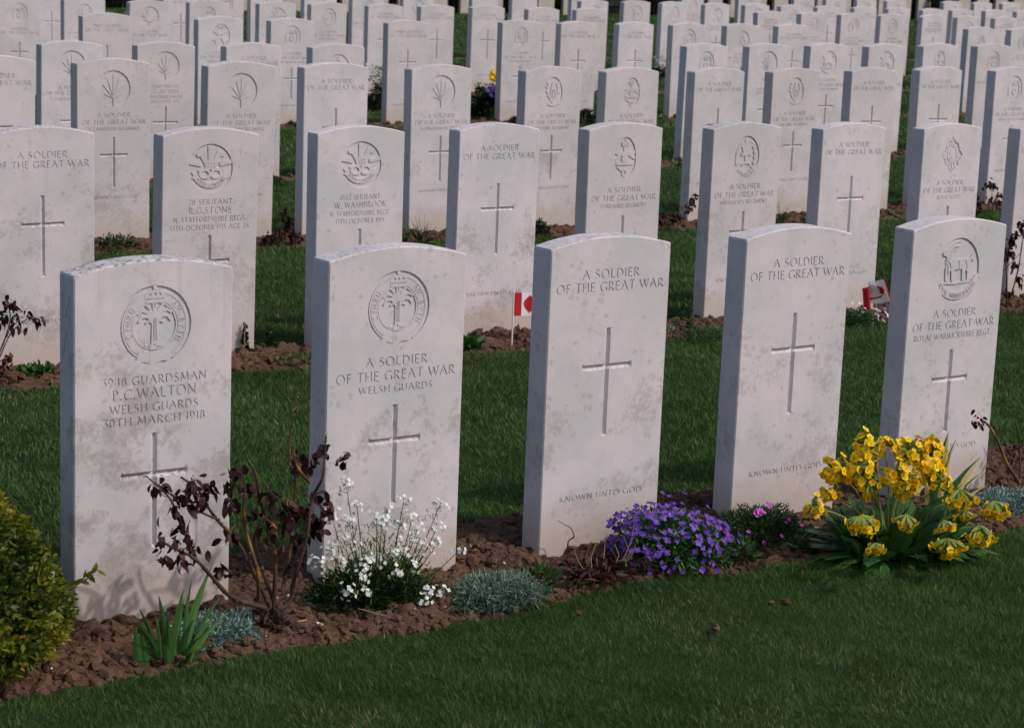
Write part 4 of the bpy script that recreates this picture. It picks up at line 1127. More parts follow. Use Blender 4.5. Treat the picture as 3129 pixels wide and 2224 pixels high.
# violet mound --------------------------------------------------------------
AU = root_at('aubrieta', 3.415, 4.05, 'mound covered in violet four-petalled flowers', 'flowering plant', z=float(zc(3.36, 4.05)) - .01)
mb = MB(); N = 8200; P_, d0 = mound_pts(N, .165, .130, .118, .45)
P_[:, 0] -= .065 * P_[:, 2] / .125
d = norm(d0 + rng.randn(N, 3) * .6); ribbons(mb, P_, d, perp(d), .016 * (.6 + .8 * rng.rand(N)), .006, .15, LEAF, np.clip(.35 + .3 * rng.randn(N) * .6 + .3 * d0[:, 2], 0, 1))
mb.build('foliage', M['primleaf'], AU)
mb = MB(); N = 330
d0 = sph_dirs(N * 3); k = (d0[:, 1] < .6) & ((vnoise(d0[:, 0] * 3 + 5, d0[:, 2] * 3 + 2, 91) > .36) | (d0[:, 2] > .75)); d0 = d0[k][:N]; N = len(d0)
C_ = d0 * np.array([.170, .138, .130]); C_[:, 0] -= .065 * C_[:, 2] / .13
C_ += rng.randn(N, 3) * .009 + d0 * (rng.rand(N, 1) < .12) * .018
nn = norm(d0 + np.array([.0, -.5, .35]) + rng.randn(N, 3) * .35)
flowers(mb, C_ + nn * .006, nn, 0.0074 + .0026 * rng.rand(N), 4, (.35, 1, 1, .5), .85)
mb.build('flowers', M['purple'], AU)
mb = MB()
for q, n1 in zip(C_[:120], nn[:120]): tube(mb, [tuple(q * .85), tuple(q + n1 * .006)], [.0009, .0007], 4)
mb.build('stem', M['green'], AU)

# dark pink flowered cushion -------------------------------------------------
PH = root_at('moss_phlox', 3.70, 4.07, 'dark needle-leaved cushion with a few magenta flowers', 'flowering plant', z=float(zc(3.7, 4.07)) - .01)
mb = MB(); N = 9000; P_, d0 = mound_pts(N, .165, .10, .088, .4); d = norm(d0 + rng.randn(N, 3) * .7)
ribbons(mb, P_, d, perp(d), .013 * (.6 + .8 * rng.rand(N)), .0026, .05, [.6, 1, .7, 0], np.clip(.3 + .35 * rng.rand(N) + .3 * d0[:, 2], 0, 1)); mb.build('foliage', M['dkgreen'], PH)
mb = MB(); C_ = np.array([[-.03, -.03, .088], [-.022, -.035, .082], [-.04, -.03, .08], [.01, -.02, .093], [-.145, -.03, .045], [-.14, -.035, .038], [.03, -.07, .055], [.055, -.06, .06], [-.09, -.07, .045], [.0, -.09, .03], [.10, -.05, .04], [-.055, -.085, .02], [.12, -.04, .03]])
nn = norm(np.tile([0, -.7, .7], (len(C_), 1)) + rng.randn(len(C_), 3) * .3)
for i in range(len(C_)):
    mb = MB(); flowers(mb, (C_ + nn * .012)[i:i + 1], nn[i:i + 1], .012 if i < 6 else .007, 5, (.3, 1, .9, .4), .75); mb.build('flower', M['pink'], PH)

# dying dark clump ------------------------------------------------------------
DK = root_at('withered_plant', 3.135, 4.00, 'withered red-brown leafy clump left of the violet mound', 'plant', z=float(zc(3.13, 4.0)) - .005)
mb = MB(); N = 420; d = norm(np.stack([rng.randn(N), rng.randn(N) * .6 - .1, .25 + .6 * rng.rand(N)], -1)); base = rng.randn(N, 3) * np.array([.055, .035, .010]); base[:, 2] = np.abs(base[:, 2])
ribbons(mb, base, d, perp(d), .035 + .05 * rng.rand(N), .007, .35, LEAF, rng.rand(N)); mb.build('leaves', M['maroon'], DK)
mb = MB(); N = 90; d = norm(np.stack([rng.randn(N), rng.randn(N) * .6 - .3, .6 + .4 * rng.rand(N)], -1)); base = rng.randn(N, 3) * np.array([.075, .03, .003]); base[:, 2] = np.abs(base[:, 2])
ribbons(mb, base, d, perp(d), .022 + .025 * rng.rand(N), .008, .2, LEAF, .2 + .5 * rng.rand(N)); mb.build('foliage', M['primleaf'], DK)
mb = MB()
for k in range(11):
    x = random.uniform(-.08, .09); dx = random.uniform(-.04, .04); h_ = random.uniform(.05, .13)
    mb = MB(); tube(mb, [(x * .6, 0, 0), (x + dx * .4, -.01, h_ * .6), (x + dx, -.015, h_)], [.0015, .0012, .0007], 4, random.random()); mb.build('dry_stalk', M['straw'], DK)

# dry twig -------------------------------------------------------------------
TW = root_at('dry_twig', 3.155, 4.17, 'thin bent dead twig in front of the third front stone', 'twig')
mb = MB(); tube(mb, smooth_path([(.0, 0, -.01), (.0, 0, .03), (.01, -.01, .045), (.006, 0, .065), (-.01, 0, .075), (-.035, 0, .09)]), list(np.linspace(.002, .0008, 21)), 5, .3)
tube(mb, [(.004, -.004, .038), (.016, -.004, .046)], [.001, .0006], 4, .3)
TWm = mb.build('stem', M['bark'], TW)

# white flowered plant ---------------------------------------------------------
wz = float(zc(2.52, 4.08)) - .01
WA = root_at('white_arabis', 2.52, 4.08, 'bushy plant with tall sprays of small white flowers before the second front stone', 'flowering plant', z=wz)
mb = MB(); N = 5200; P_, d0 = mound_pts(N, .155, .10, .085, .5); P_[:, 0] -= .0; d = norm(d0 + rng.randn(N, 3) * .6 + np.array([0, 0, .3]))
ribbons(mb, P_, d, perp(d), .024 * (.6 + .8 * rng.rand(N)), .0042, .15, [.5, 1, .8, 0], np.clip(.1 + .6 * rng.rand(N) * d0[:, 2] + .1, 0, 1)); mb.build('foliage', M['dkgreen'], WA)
mb = MB(); N = 1500; P_, d0 = mound_pts(N, .165, .09, .17, .55); d = norm(d0 * .5 + rng.randn(N, 3) * .5 + np.array([0, 0, .6]))
ribbons(mb, P_, d, perp(d), .018 * (.5 + .8 * rng.rand(N)), .0026, .1, [.6, 1, .7, 0], .3 + .6 * rng.rand(N)); mb.build('stem_leaves', M['green'], WA)
wf = [(2.411, 0.351), (2.451, 0.291), (2.485, 0.274), (2.413, 0.27), (2.534, 0.272), (2.577, 0.297), (2.673, 0.268), (2.525, 0.247), (2.555, 0.234), (2.51, 0.249), (2.655, 0.222), (2.404, 0.228), (2.424, 0.208), (2.551, 0.187), (2.571, 0.175), (2.672, 0.175), (2.637, 0.162), (2.382, 0.193), (2.406, 0.176), (2.483, 0.17), (2.528, 0.146), (2.335, 0.182), (2.431, 0.147), (2.739, 0.155), (2.403, 0.117), (2.446, 0.106), (2.61, 0.082), (2.6, 0.066), (2.65, 0.072), (2.621, 0.191), (2.37, 0.284), (2.386, 0.196)]
mf, ms, mg = MB(), MB(), MB()
wf += [(random.gauss(2.52, .075), random.uniform(.12, .25)) for _ in range(7)]
for i, (a, z) in enumerate(wf):
    yy = random.uniform(-.07, -.03); low = z < .15
    if low: yy = -.10
    hd = np.array([a - 2.52, yy, z - wz])
    bx = (hd[0]) * .55
    pth = smooth_path([(bx * .6, yy * .4, .02), (bx + (hd[0] - bx) * .3, yy * .8, hd[2] * .5), tuple(hd)], 5)
    tube(ms, pth, list(np.linspace(.0016, .0008, len(pth))), 4, .2 + .6 * random.random())
    n_ = 11 if i % 3 else 17
    C_ = hd + rng.randn(n_, 3) * np.array([.010, .009, .010]); nn = norm(C_ - hd + np.array([0, -.012, .006]) + rng.randn(n_, 3) * .004)
    flowers(mf, C_, nn, .0053, 4, (.35, 1, 1, .6), .85)
    # seed pods / pedicels under the head
    m_ = 10; u = rng.uniform(.45, .95, m_); idx = (u * (len(pth) - 1)).astype(int)
    b_ = np.array([tuple(pth[j]) for j in idx]); d = norm(rng.randn(m_, 3) * np.array([1, 1, .2]) + np.array([0, 0, .9]))
    ribbons(mg, b_, d, perp(d), .018, .0014, -.2, [1, .8, 0], rng.rand(m_))
    ribbons(mg, hd + rng.randn(5, 3) * .004, norm(rng.randn(5, 3) + np.array([0, 0, .6])), perp(rng.randn(5, 3)), .008, .004, 0, [1, .8, 0], rng.rand(5))
mf.build('flowers', M['white'], WA); ms.build('stem', M['dkgreen'], WA); mg.build('seed_pods', M['calyx'], WA)

# cowslips ------------------------------------------------------------------------
ca, cp = 3.99, 3.86; cz_ = float(zc(ca, cp)) - .01
CW = root_at('cowslip', ca, cp, 'large yellow cowslip clump with many drooping flower heads', 'flowering plant', z=cz_)
mb = MB()
for k in range(300):
    ph = rng.rand() * 6.283; r = .02 + .10 * rng.rand(); ln = rng.uniform(.075, .15) if k < 70 else rng.uniform(.10, .19) if k < 230 else rng.uniform(.15, .215)
    el = rng.uniform(.95, 1.45) if k > 230 else rng.uniform(.45, 1.4) if k > 70 else rng.uniform(.05, .5)
    b_ = np.array([r * math.cos(ph) * 1.7, r * math.sin(ph) * .8 - .02, .005])
    d = np.array([math.cos(ph) * math.cos(el) * 1.15, math.sin(ph) * math.cos(el), math.sin(el)])
    s_ = np.array([-math.sin(ph), math.cos(ph), 0])
    rn = .2 + .6 * rng.rand()
    for sg in (-1, 1):      # two halves with a keel
        pass
    ribbons(mb, b_[None], d[None], s_[None], ln, .042, .40, [.25, .45, .85, 1.0, .9, .55, 0], np.array([rn]), cup=.35)
    ribbons(mb, b_[None] + np.array([[0, 0, .001]]), d[None], s_[None], ln * .97, .003, .45, [1, 1, 1, .6, 0], np.array([1.0]), cup=0)
mb.build('leaves', M['primleaf'], CW)
heads = [(3.863, 0.319, 3.86, 0.039), (3.975, 0.306, 3.9, 0.023), (3.74, 0.277, 3.84, 0.032), (3.8, 0.282, 3.82, 0.035), (3.905, 0.258, 3.78, 0.042), (4.009, 0.294, 3.84, 0.038), (4.1, 0.283, 3.86, 0.036), (4.047, 0.248, 3.8, 0.038), (4.046, 0.283, 3.92, 0.026), (3.637, 0.202, 3.8, 0.025), (3.737, 0.215, 3.84, 0.018), (3.692, 0.19, 3.68, 0.032), (3.95, 0.177, 3.92, 0.018), (3.83, 0.184, 3.66, 0.026), (3.988, 0.145, 3.68, 0.023), (3.922, 0.122, 3.6, 0.033), (4.17, 0.172, 3.8, 0.037), (4.169, 0.126, 3.78, 0.024), (4.142, 0.102, 3.7, 0.038), (4.264, 0.138, 3.76, 0.035), (3.668, 0.149, 3.6, 0.021), (3.95, .232, 3.79, .034), (4.06, .215, 3.77, .030), (3.83, .245, 3.80, .030)]
for (a, z, p, rr) in heads:
    c = np.array([a - ca, p - cp, z - cz_]); ms, my, mo, mk = MB(), MB(), MB(), MB()
    big = rr > .03
    n_ = 44 if big else 19
    droopy = z < .2
    d = rng.randn(n_ * 2, 3)
    if droopy: d[:, 2] = -np.abs(d[:, 2]) * .8 - .1
    else: d[:, 2] = d[:, 2] * .8 + (.25 if (a > 3.88 and a < 4.12) else -.25)
    d[:, 1] = np.where(rng.rand(len(d)) < .7, -np.abs(d[:, 1]), d[:, 1])
    d = norm(d)[:n_]
    fd = norm(d + rng.randn(n_, 3) * .35)
    hub = c + np.array([0, 0, rr * (.42 if droopy else .1)])
    rr = rr * 1.12
    tips_ = c + d * rr * (.50 + .66 * rng.rand(n_, 1)) * np.array([1.12, 1, 1]) + rng.randn(n_, 3) * .003
    bx = c * np.array([.25, .25, 0]); top = hub + np.array([0, 0, rr * .5 if droopy else 0])
    pth = smooth_path([(bx[0], bx[1], .01), (c[0] * .55, c[1] * .5, max(.04, c[2] * .65)), tuple(top)], 5)
    tube(ms, pth, [.0024] * len(pth), 5, .8 if z > .2 else .4)
    for t_, dd in zip(tips_, d):
        mid_ = hub * .45 + t_ * .55
        tube(mk, [tuple(hub), tuple(hub * .7 + mid_ * .3), tuple(mid_), tuple(t_ - dd * .004)], [.0013, .0024, .0056, .0040], 5, random.random())
    flowers(my, tips_, fd, (.0112 if z > .2 else .0096) if big else .0090, 5, (.35, 1, 1.0, .55), .95)
    flowers(mo, tips_ + fd * .0022, fd, .0028, 5, (.6, 1, .5), .9)
    h_ = ms.build('flower_stalk', M['calyx'] if z > .2 else M['primleaf'], CW)
    mk.build('calyx', M['calyx'], h_); my.build('petals', M['yellow'], h_); mo.build('flower_throat', M['orange'], h_)

# rose bushes -------------------------------------------------------------------------
def rose(a0, p0, z0, stems, clusters, label, leafsz=.019, rad=.0042, mat='maroon', group=None, thorns=True):
    o = root_at('rose_bush', a0, p0, label, 'rose bush', group, z=z0)
    for (pp, pts, r0_, r1_, tone) in stems:
        ms, mt = MB(), MB()
        P3 = []
        for i, (a, z) in enumerate(pts):
            j = (i / max(1, len(pts) - 1))
            P3.append((a - a0, (pp - p0) * min(1, .2 + j) + .012 * math.sin(i * 2.1 + a * 30), z - z0))
        pth = smooth_path(P3, 5); n = len(pth)
        rr = [(r0_ + (r1_ - r0_) * k / (n - 1)) * 1.0 * (1 + .10 * math.sin(k * 1.7) + .08 * math.sin(k * 4.1)) for k in range(n)]
        tube(ms, pth, rr, 7, np.repeat(np.clip(tone + .22 * np.sin(np.arange(n) * .9 + a0 * 7) - (.25 if tone > .9 else 0), 0, 1), 7))
        so_ = ms.build('stem', M['bark'], o, smooth=True)
        if thorns:
            m_ = n * 3; idx = rng.randint(0, n, m_); b_ = np.array([tuple(pth[k]) for k in idx]) + rng.randn(m_, 3) * .0025
            d = norm(rng.randn(m_, 3) + np.array([0, 0, -.2])); rloc = np.array([rr[k] for k in idx])
            b_ = np.array([tuple(pth[k]) for k in idx])
            ribbons(mt, b_, d, perp(d), rloc + .0065, .0028, 0, [1, .5, 0], rng.rand(m_)); mt.build('thorns', M['thorn'], so_)
    mb = MB()
    for (a, z, n_) in clusters:
        k = n_ * 2 + 5
        c = np.array([a - a0, random.uniform(-.015, .005), z - z0])
        b_ = c + rng.randn(k, 3) * .0095
        d = norm(rng.randn(k, 3) + np.array([0, -.3, -.35]))
        ribbons(mb, b_, d, perp(d), leafsz * (.7 + .6 * rng.rand(k)), leafsz * .78, .3 + .5 * rng.rand(k), [.2, .8, 1, .85, 0], rng.rand(k) ** 1.5, cup=.55)
    mb.build('leaves', M[mat], o)
    return o
stems = [(3.98, [(2.194, 0.101), (2.138, 0.125), (2.09, 0.154), (2.043, 0.208), (2.004, 0.25), (1.95, 0.282), (1.932, 0.299)], .0066, .0022, .35),
 (3.98, [(2.004, 0.25), (1.996, 0.29), (1.98, 0.331), (1.969, 0.358), (1.946, 0.389), (1.916, 0.42), (1.897, 0.44)], .0034, .0013, .3),
 (4.02, [(2.208, 0.099), (2.166, 0.18), (2.125, 0.259), (2.077, 0.316), (2.058, 0.351), (2.038, 0.386), (1.995, 0.418)], .0052, .0022, .45),
 (4.02, [(2.077, 0.318), (2.031, 0.342), (1.988, 0.372), (1.958, 0.395), (1.935, 0.412)], .0030, .0014, .3),
 (3.98, [(2.179, 0.12), (2.165, 0.187), (2.156, 0.225), (2.139, 0.293), (2.127, 0.334), (2.122, 0.389)], .0050, .0030, .97),
 (4.06, [(2.226, 0.092), (2.208, 0.151), (2.203, 0.208), (2.195, 0.247), (2.206, 0.282)], .005, .003, .55),
 (4.02, [(2.216, 0.105), (2.218, 0.217), (2.209, 0.285), (2.187, 0.346), (2.17, 0.407), (2.154, 0.439)], .0055, .0030, .5),
 (4.04, [(2.235, 0.134), (2.266, 0.205), (2.271, 0.279), (2.274, 0.383), (2.273, 0.449), (2.279, 0.537), (2.289, 0.578)], .0045, .0008, .55),
 (4.04, [(2.27, 0.394), (2.241, 0.442), (2.23, 0.459)], .0014, .0007, .3),
 (3.96, [(2.2, 0.095), (2.248, 0.106), (2.259, 0.172), (2.277, 0.262), (2.296, 0.34), (2.306, 0.398), (2.317, 0.444), (2.32, 0.488)], .0062, .0016, .35),
 (3.96, [(2.295, 0.377), (2.265, 0.413), (2.245, 0.441), (2.232, 0.472)], .0032, .0022, .85),
 (3.96, [(2.183, 0.314), (2.192, 0.299), (2.202, 0.284)], .003, .0026, 1.0)]
clu = [(1.936, 0.288, 3), (1.978, 0.279, 3), (2.016, 0.27, 2), (1.986, 0.235, 3), (1.948, 0.255, 3), (2.079, 0.196, 3), (2.011, 0.411, 6), (1.992, 0.384, 4), (2.023, 0.377, 4), (2.053, 0.388, 4), (1.966, 0.356, 4), (1.932, 0.409, 2), (1.989, 0.317, 3), (2.004, 0.358, 3), (2.101, 0.281, 2), (2.123, 0.423, 4), (2.1, 0.4, 2), (2.139, 0.381, 4), (2.1, 0.357, 2), (2.148, 0.329, 2), (2.191, 0.36, 4), (2.211, 0.347, 3), (2.244, 0.336, 3), (2.192, 0.291, 3), (2.252, 0.309, 4), (2.236, 0.304, 3), (2.27, 0.255, 4), (2.289, 0.315, 4), (2.309, 0.343, 4), (2.318, 0.293, 5), (2.327, 0.273, 4), (2.342, 0.316, 3), (2.331, 0.447, 4), (2.372, 0.428, 2), (2.29, 0.429, 4), (2.27, 0.443, 3), (2.237, 0.259, 3), (2.263, 0.189, 3)]
RB = rose(2.215, 4.0, .045, stems, clu, 'thorny rose bush with dark maroon leaves between the first two front stones')
mb = MB()
nu_, nv_ = 56, 32; V = []; F = []
for j_ in range(nv_ + 1):
    for i_ in range(nu_):
        th_ = math.pi * j_ / nv_; ph_ = 2 * math.pi * i_ / nu_
        x, y, z = math.sin(th_) * math.cos(ph_), math.sin(th_) * math.sin(ph_), math.cos(th_)
        q = 1 + 1.1 * float(fbm(np.array(x * 2.2 + 9), np.array(y * 2.2 + z * 2.7 + 5), 101, 4)) + .25 * abs(math.sin(ph_ * 3.5 + z * 4)) * (.5 + z * .5)
        q *= 1 + .9 * float(fbm(np.array(x * 9 + 9), np.array(y * 9 + z * 8 + 5), 111, 3)); V.append((x * .046 * q - .008, y * .036 * q, z * .034 * q + .010))
for j_ in range(nv_):
    for i_ in range(nu_):
        a_ = j_ * nu_ + i_; b_ = j_ * nu_ + (i_ + 1) % nu_; F.append((a_, a_ + nu_, b_ + nu_, b_))
mb.add(np.array(V), np.array(F), 0.0)
mb.build('root_crown', M['bark'], RB)
# right edge rose (front row)
rose(4.77, 4.13, .05, [(4.1, [(4.765, .06), (4.70, .121), (4.638, .202), (4.60, .25), (4.584, .267)], .0055, .003, .75), (4.15, [(4.78, .06), (4.80, .16), (4.77, .24)], .004, .0015, .3)],
     [(4.584, .267, 3), (4.59, .255, 3), (4.76, .16, 4), (4.79, .19, 4), (4.74, .12, 3), (4.80, .22, 4)], 'bare rose stems at right edge behind the blue-grey mat', .013)
# second row left
rose(2.63, 6.74, .05, [(6.74, [(2.63, .05), (2.665, .125), (2.69, .19), (2.705, .25), (2.703, .311)], .0035, .0016, .3), (6.74, [(2.665, .125), (2.715, .2), (2.769, .250), (2.80, .247)], .0025, .0012, .3), (6.74, [(2.69, .19), (2.734, .266)], .002, .001, .3), (6.74, [(2.63, .05), (2.66, .10), (2.70, .12)], .003, .002, .4)],
     [(2.703, .311, 2), (2.71, .30, 2), (2.734, .262, 2), (2.72, .23, 2), (2.769, .252, 2), (2.80, .243, 2), (2.685, .25, 2), (2.68, .27, 2), (2.66, .10, 4), (2.69, .12, 3), (2.68, .075, 4), (2.64, .07, 4)], 'dark rose sprig at left edge before the stained plain second row stone', .020, group=None, thorns=False)
# second row right edge
rose(7.28, 6.45, .03, [(6.4, [(7.26, .03), (7.23, .15), (7.209, .26), (7.22, .31)], .004, .0015, .3), (6.4, [(7.27, .05), (7.32, .2), (7.301, .352), (7.33, .40)], .004, .0015, .3), (6.4, [(7.23, .2), (7.30, .28)], .002, .001, .3)],
     [(7.209, .26, 3), (7.22, .30, 4), (7.28, .33, 4), (7.30, .36, 4), (7.25, .28, 3), (7.33, .40, 4), (7.31, .22, 4), (7.34, .15, 5), (7.27, .1, 4)], 'dark-leaved rose bush at right edge in the second row', .022, thorns=False)
rose(5.17, 7.15, .02, [(7.15, [(5.17, .02), (5.16, .15), (5.14, .22)], .003, .001, .3)], [(5.14, .22, 4), (5.16, .18, 5), (5.15, .13, 4)], 'dark rose sprig peeping above the small upright flag', .022, thorns=False)
# third row
rose(7.76, 9.34, .0, [(9.34, [(7.76, .0), (7.80, .08), (7.84, .153)], .003, .0012, .3), (9.34, [(7.70, .0), (7.66, .06)], .003, .001, .3)], [(7.84, .153, 4), (7.82, .12, 3), (7.80, .09, 3), (7.70, .04, 10), (7.64, .05, 10), (7.74, .04, 10), (7.60, .03, 8)], 'dark low rose in the third row left of the MIDDLESEX stone', .024, thorns=False)
rose(10.15, 9.18, .0, [(9.18, [(10.16, .0), (10.13, .1), (10.128, .172)], .003, .001, .3), (9.18, [(10.18, .0), (10.20, .1)], .003, .001, .3)], [(10.128, .172, 3), (10.10, .16, 2), (10.15, .16, 2), (10.19, .1, 5), (10.2, .06, 6), (10.16, .05, 6), (10.12, .07, 3), (10.03, .05, 12), (9.98, .09, 10), (10.0, .02, 10)], 'small dark rose at right in the third row beside the wide grass gap', .024, thorns=False)
rose(5.22, 9.40, .0, [(9.4, [(5.2, .0), (5.22, .1), (5.21, .17)], .003, .001, .4), (9.4, [(5.2, .0), (5.27, .1)], .003, .001, .4)], [(5.21, .17, 5), (5.23, .14, 6), (5.25, .10, 9), (5.20, .07, 9), (5.27, .05, 8), (5.16, .05, 8), (5.12, .03, 8), (5.30, .03, 6)], 'dark red bushy rose in the third row between two stones left of centre', .024, thorns=False)

# small plants further back ------------------------------------------------------------
def tuft(name, a, p, rx, h, N, ln, wd, mat, label, prof=LEAF, jit=.7, ry=None, droop=.2, cat='plant'):
    return mat_plant(name, a, p, rx, ry or rx * .6, h, N, ln, wd, M[mat], label, cat, prof=prof, jit=jit, droop=droop)
tuft('ground_plant', 2.80, 6.76, .085, .035, 260, .026, .014, 'green', 'low bright green leaves at foot of the stained stone at left edge')
def spike(a, p, h, label, mat='dkgreen'):
    o = root_at('bugle_plant', a, p, label, 'plant'); mb = MB(); N = 110
    t = rng.rand(N); ph = rng.rand(N) * 6.28; d = norm(np.stack([np.cos(ph), np.sin(ph), .5 + 0 * ph], -1))
    b_ = np.stack([.003 * np.cos(ph), .003 * np.sin(ph), t * h], -1)
    ribbons(mb, b_, d, perp(d), .018 * (1.1 - t * .7), .008, .1, LEAF, .4 * rng.rand(N))
    k = 40; ph = rng.rand(k) * 6.28; d = norm(np.stack([np.cos(ph), np.sin(ph), .3 + .2 * rng.rand(k)], -1)); ribbons(mb, np.zeros((k, 3)), d, perp(d), .045, .012, .3, LEAF, .5 * rng.rand(k))
    mb.build('leaves', M[mat], o); ms = MB(); tube(ms, [(0, 0, -.01), (0, 0, h)], [.002, .001], 5); ms.build('stem', M['bark'], o)
spike(3.66, 6.86, .105, 'tall dark leaf spike right of the AGE 26 stone')
spike(3.80, 6.93, .075, 'short dark leaf spike farther right of the AGE 26 stone')
spike(5.63, 6.68, .12, 'upright green weed with pointed leaves, front one of two beside the MIDDLESEX stone', 'green')
spike(5.70, 6.80, .10, 'upright green weed against the side of the MIDDLESEX stone', 'green')
tuft('ground_plant', 3.78, 6.68, .12, .018, 240, .018, .006, 'green', 'sparse creeping green leaves on the bare soil near the dark leaf spikes')
tuft('ground_plant', 4.53, 6.66, .045, .03, 60, .045, .018, 'green', 'broad green leaves right of the second front stone')
tuft('grass_tuft', 5.62, 6.56, .14, .035, 420, .060, .003, 'green', 'long loose grass tuft at bed edge before the MIDDLESEX stone', [1, .8, .5, 0], .8, droop=.7)
tuft('ground_plant', 5.50, 6.68, .06, .02, 120, .016, .006, 'silver', 'tiny grey-green leaves left of the long grass tuft')
FL = tuft('lilac_plant', 6.50, 6.60, .10, .055, 520, .028, .006, 'green', 'low green plant with pale lilac flowers under the crumpled flag', cat='flowering plant')
mb = MB(); C_ = np.stack([rng.uniform(-.06, .13, 26), rng.uniform(-.06, -.01, 26), rng.uniform(.02, .10, 26)], -1); C_[6:12] = rng.randn(6, 3) * .012 + np.array([.14, -.03, .015]); C_[12:16] = rng.randn(4, 3) * .012 + np.array([.17, .04, .03])
nn = norm(np.tile([0, -.7, .7], (26, 1)) + rng.randn(26, 3) * .4); flowers(mb, C_, nn, .008, 5, (.3, 1, .8, .3), .8); mb.build('flowers', M['lilac'], FL)
tuft('ground_plant', 4.33, 9.45, .14, .055, 420, .030, .006, 'dkgreen', 'bronze-tipped low green plants between the two left third row stones')
tuft('ground_plant', 5.78, 9.30, .09, .05, 90, .05, .022, 'green', 'broad green leaves at foot of the rightmost maple leaf stone')
tuft('grass_tuft', 5.99, 9.30, .04, .03, 60, .12, .004, 'dkgreen', 'upright thin grass tuft left of the spotted plain stone', [1, .8, .5, 0], .35, droop=.1)
tuft('ground_plant', 6.80, 9.42, .085, .075, 500, .028, .008, 'dkgreen', 'compact dark green bush at foot of the heavily stained oak sprig stone')
tuft('ground_plant', 8.33, 9.26, .08, .055, 260, .030, .016, 'green', 'bright green leaves between the MIDDLESEX stone and its plain right neighbour')
tuft('grass_tuft', 8.50, 9.30, .03, .03, 40, .12, .003, 'dkgreen', 'few long grass blades against the side of a second row stone', [1, .8, .5, 0], .3, droop=.1)
tuft('ground_plant', 6.28, 11.55, .12, .05, 200, .03, .012, 'dkgreen', 'dark green leaves behind the third row plain stone at left')
tuft('ground_plant', 8.32, 14.55, .14, .07, 260, .035, .014, 'dkgreen', 'dark green leaves at foot of the fifth row stone left of the white bush')
tuft('ground_plant', 10.88, 14.45, .15, .10, 480, .04, .014, 'dkgreen', 'leafy dark green bush between fifth row stones near picture centre')
tuft('ground_plant', 10.25, 14.48, .13, .045, 200, .035, .014, 'dkgreen', 'small green plants in front of the dark weathered badge stone')
tuft('ground_plant', 7.85, 11.62, .10, .09, 160, .06, .005, 'green', 'yellowish grassy plant right of the narrow crowned badge stone', [1, .8, .5, 0], .5)
tuft('ground_plant', 10.35, 11.62, .16, .05, 200, .05, .006, 'green', 'grassy plants in the fourth row gap', [1, .8, .5, 0], .6)
WB = tuft('white_flower_bush', 9.78, 15.85, .17, .24, 1500, .035, .012, 'dkgreen', 'dark bush topped with white flowers in the distance left of centre', cat='flowering plant')
mb = MB(); N = 420; C_ = np.stack([rng.randn(N) * .07 - .02, rng.randn(N) * .05, .22 + .16 * rng.rand(N)], -1); nn = norm(np.tile([0, -.6, .6], (N, 1)) + rng.randn(N, 3) * .5)
flowers(mb, C_, nn, .011, 4, (.4, 1, .8), .8); mb.build('flowers', M['creamy'], WB)
YB = tuft('mixed_flower_bush', 10.39, 15.15, .17, .27, 1700, .04, .015, 'dkgreen', 'dark leafy bush with purple and yellow flowers near picture centre', cat='flowering plant')
mb = MB(); N = 16; C_ = np.stack([rng.randn(N) * .04 - .02, -.14 + rng.randn(N) * .02, .20 + rng.randn(N) * .02], -1); flowers(mb, C_, norm(np.tile([0, -.8, .4], (N, 1)) + rng.randn(N, 3) * .3), .022, 5, (.4, 1, .8), .8); mb.build('purple_flowers', M['purple'], YB)
mb = MB(); N = 18; C_ = np.stack([.06 + rng.randn(N) * .022, rng.randn(N) * .02, .34 + rng.randn(N) * .03], -1); flowers(mb, C_, norm(np.tile([0, -.8, .4], (N, 1)) + rng.randn(N, 3) * .3), .022, 5, (.4, 1, .8), .8); mb.build('yellow_flowers', M['yellow'], YB)
mb = MB(); tube(mb, [(.03, 0, .2), (.055, 0, .33)], [.003, .002], 4); mb.build('stem', M['green'], YB)
WC = tuft('white_flower_bush', 15.35, 19.0, .12, .14, 500, .04, .012, 'dkgreen', 'small far bush with white flowers in the wide gap right of centre', cat='flowering plant')
mb = MB(); N = 60; C_ = np.stack([rng.randn(N) * .05, rng.randn(N) * .05 - .05, .10 + .14 * rng.rand(N)], -1); flowers(mb, C_, norm(rng.randn(N, 3) + np.array([0, -.6, .6])), .012, 4, (.4, 1, .8), .8); mb.build('flowers', M['creamy'], WC)

# low weeds in the beds: nobody could count them
mb = MB()
for i, (nc, pr) in enumerate([(16, .012), (46, .02), (60, .03), (70, .035), (70, .04), (70, .05)]):
    a0, a1, _ = BR[i]; f, b = BEDS[i]
    for _k in range(nc):
        a = rng.uniform(a0 + .2, a1 - .1); p = rng.uniform(f + .02, f + .30 if i else f + .12)
        if i == 0 and p < 4.0 and False: continue
        n_ = rng.randint(8, 40); L_ = rng.uniform(.012, .030) * (1 + .25 * i)
        c = np.array(W(a, min(p, b), float(zsoil(np.array([a]), np.array([p]), i, False)[0]))); 
        b_ = c + rng.randn(n_, 3) * np.array([.016, .012, .003]) * (1 + .3 * i); d = norm(rng.randn(n_, 3) * np.array([1, 1, .3]) + np.array([0, 0, rng.uniform(.3, 1.2)]))
        ribbons(mb, b_, d, perp(d), L_ * (.6 + .8 * rng.rand(n_)), L_ * rng.uniform(.15, .5), .3, LEAF, rng.rand(n_))
tag(mb.build('ground_cover', M['green'], None), 'low green weeds and seedlings scattered over the flower beds', 'ground cover', kind='stuff')

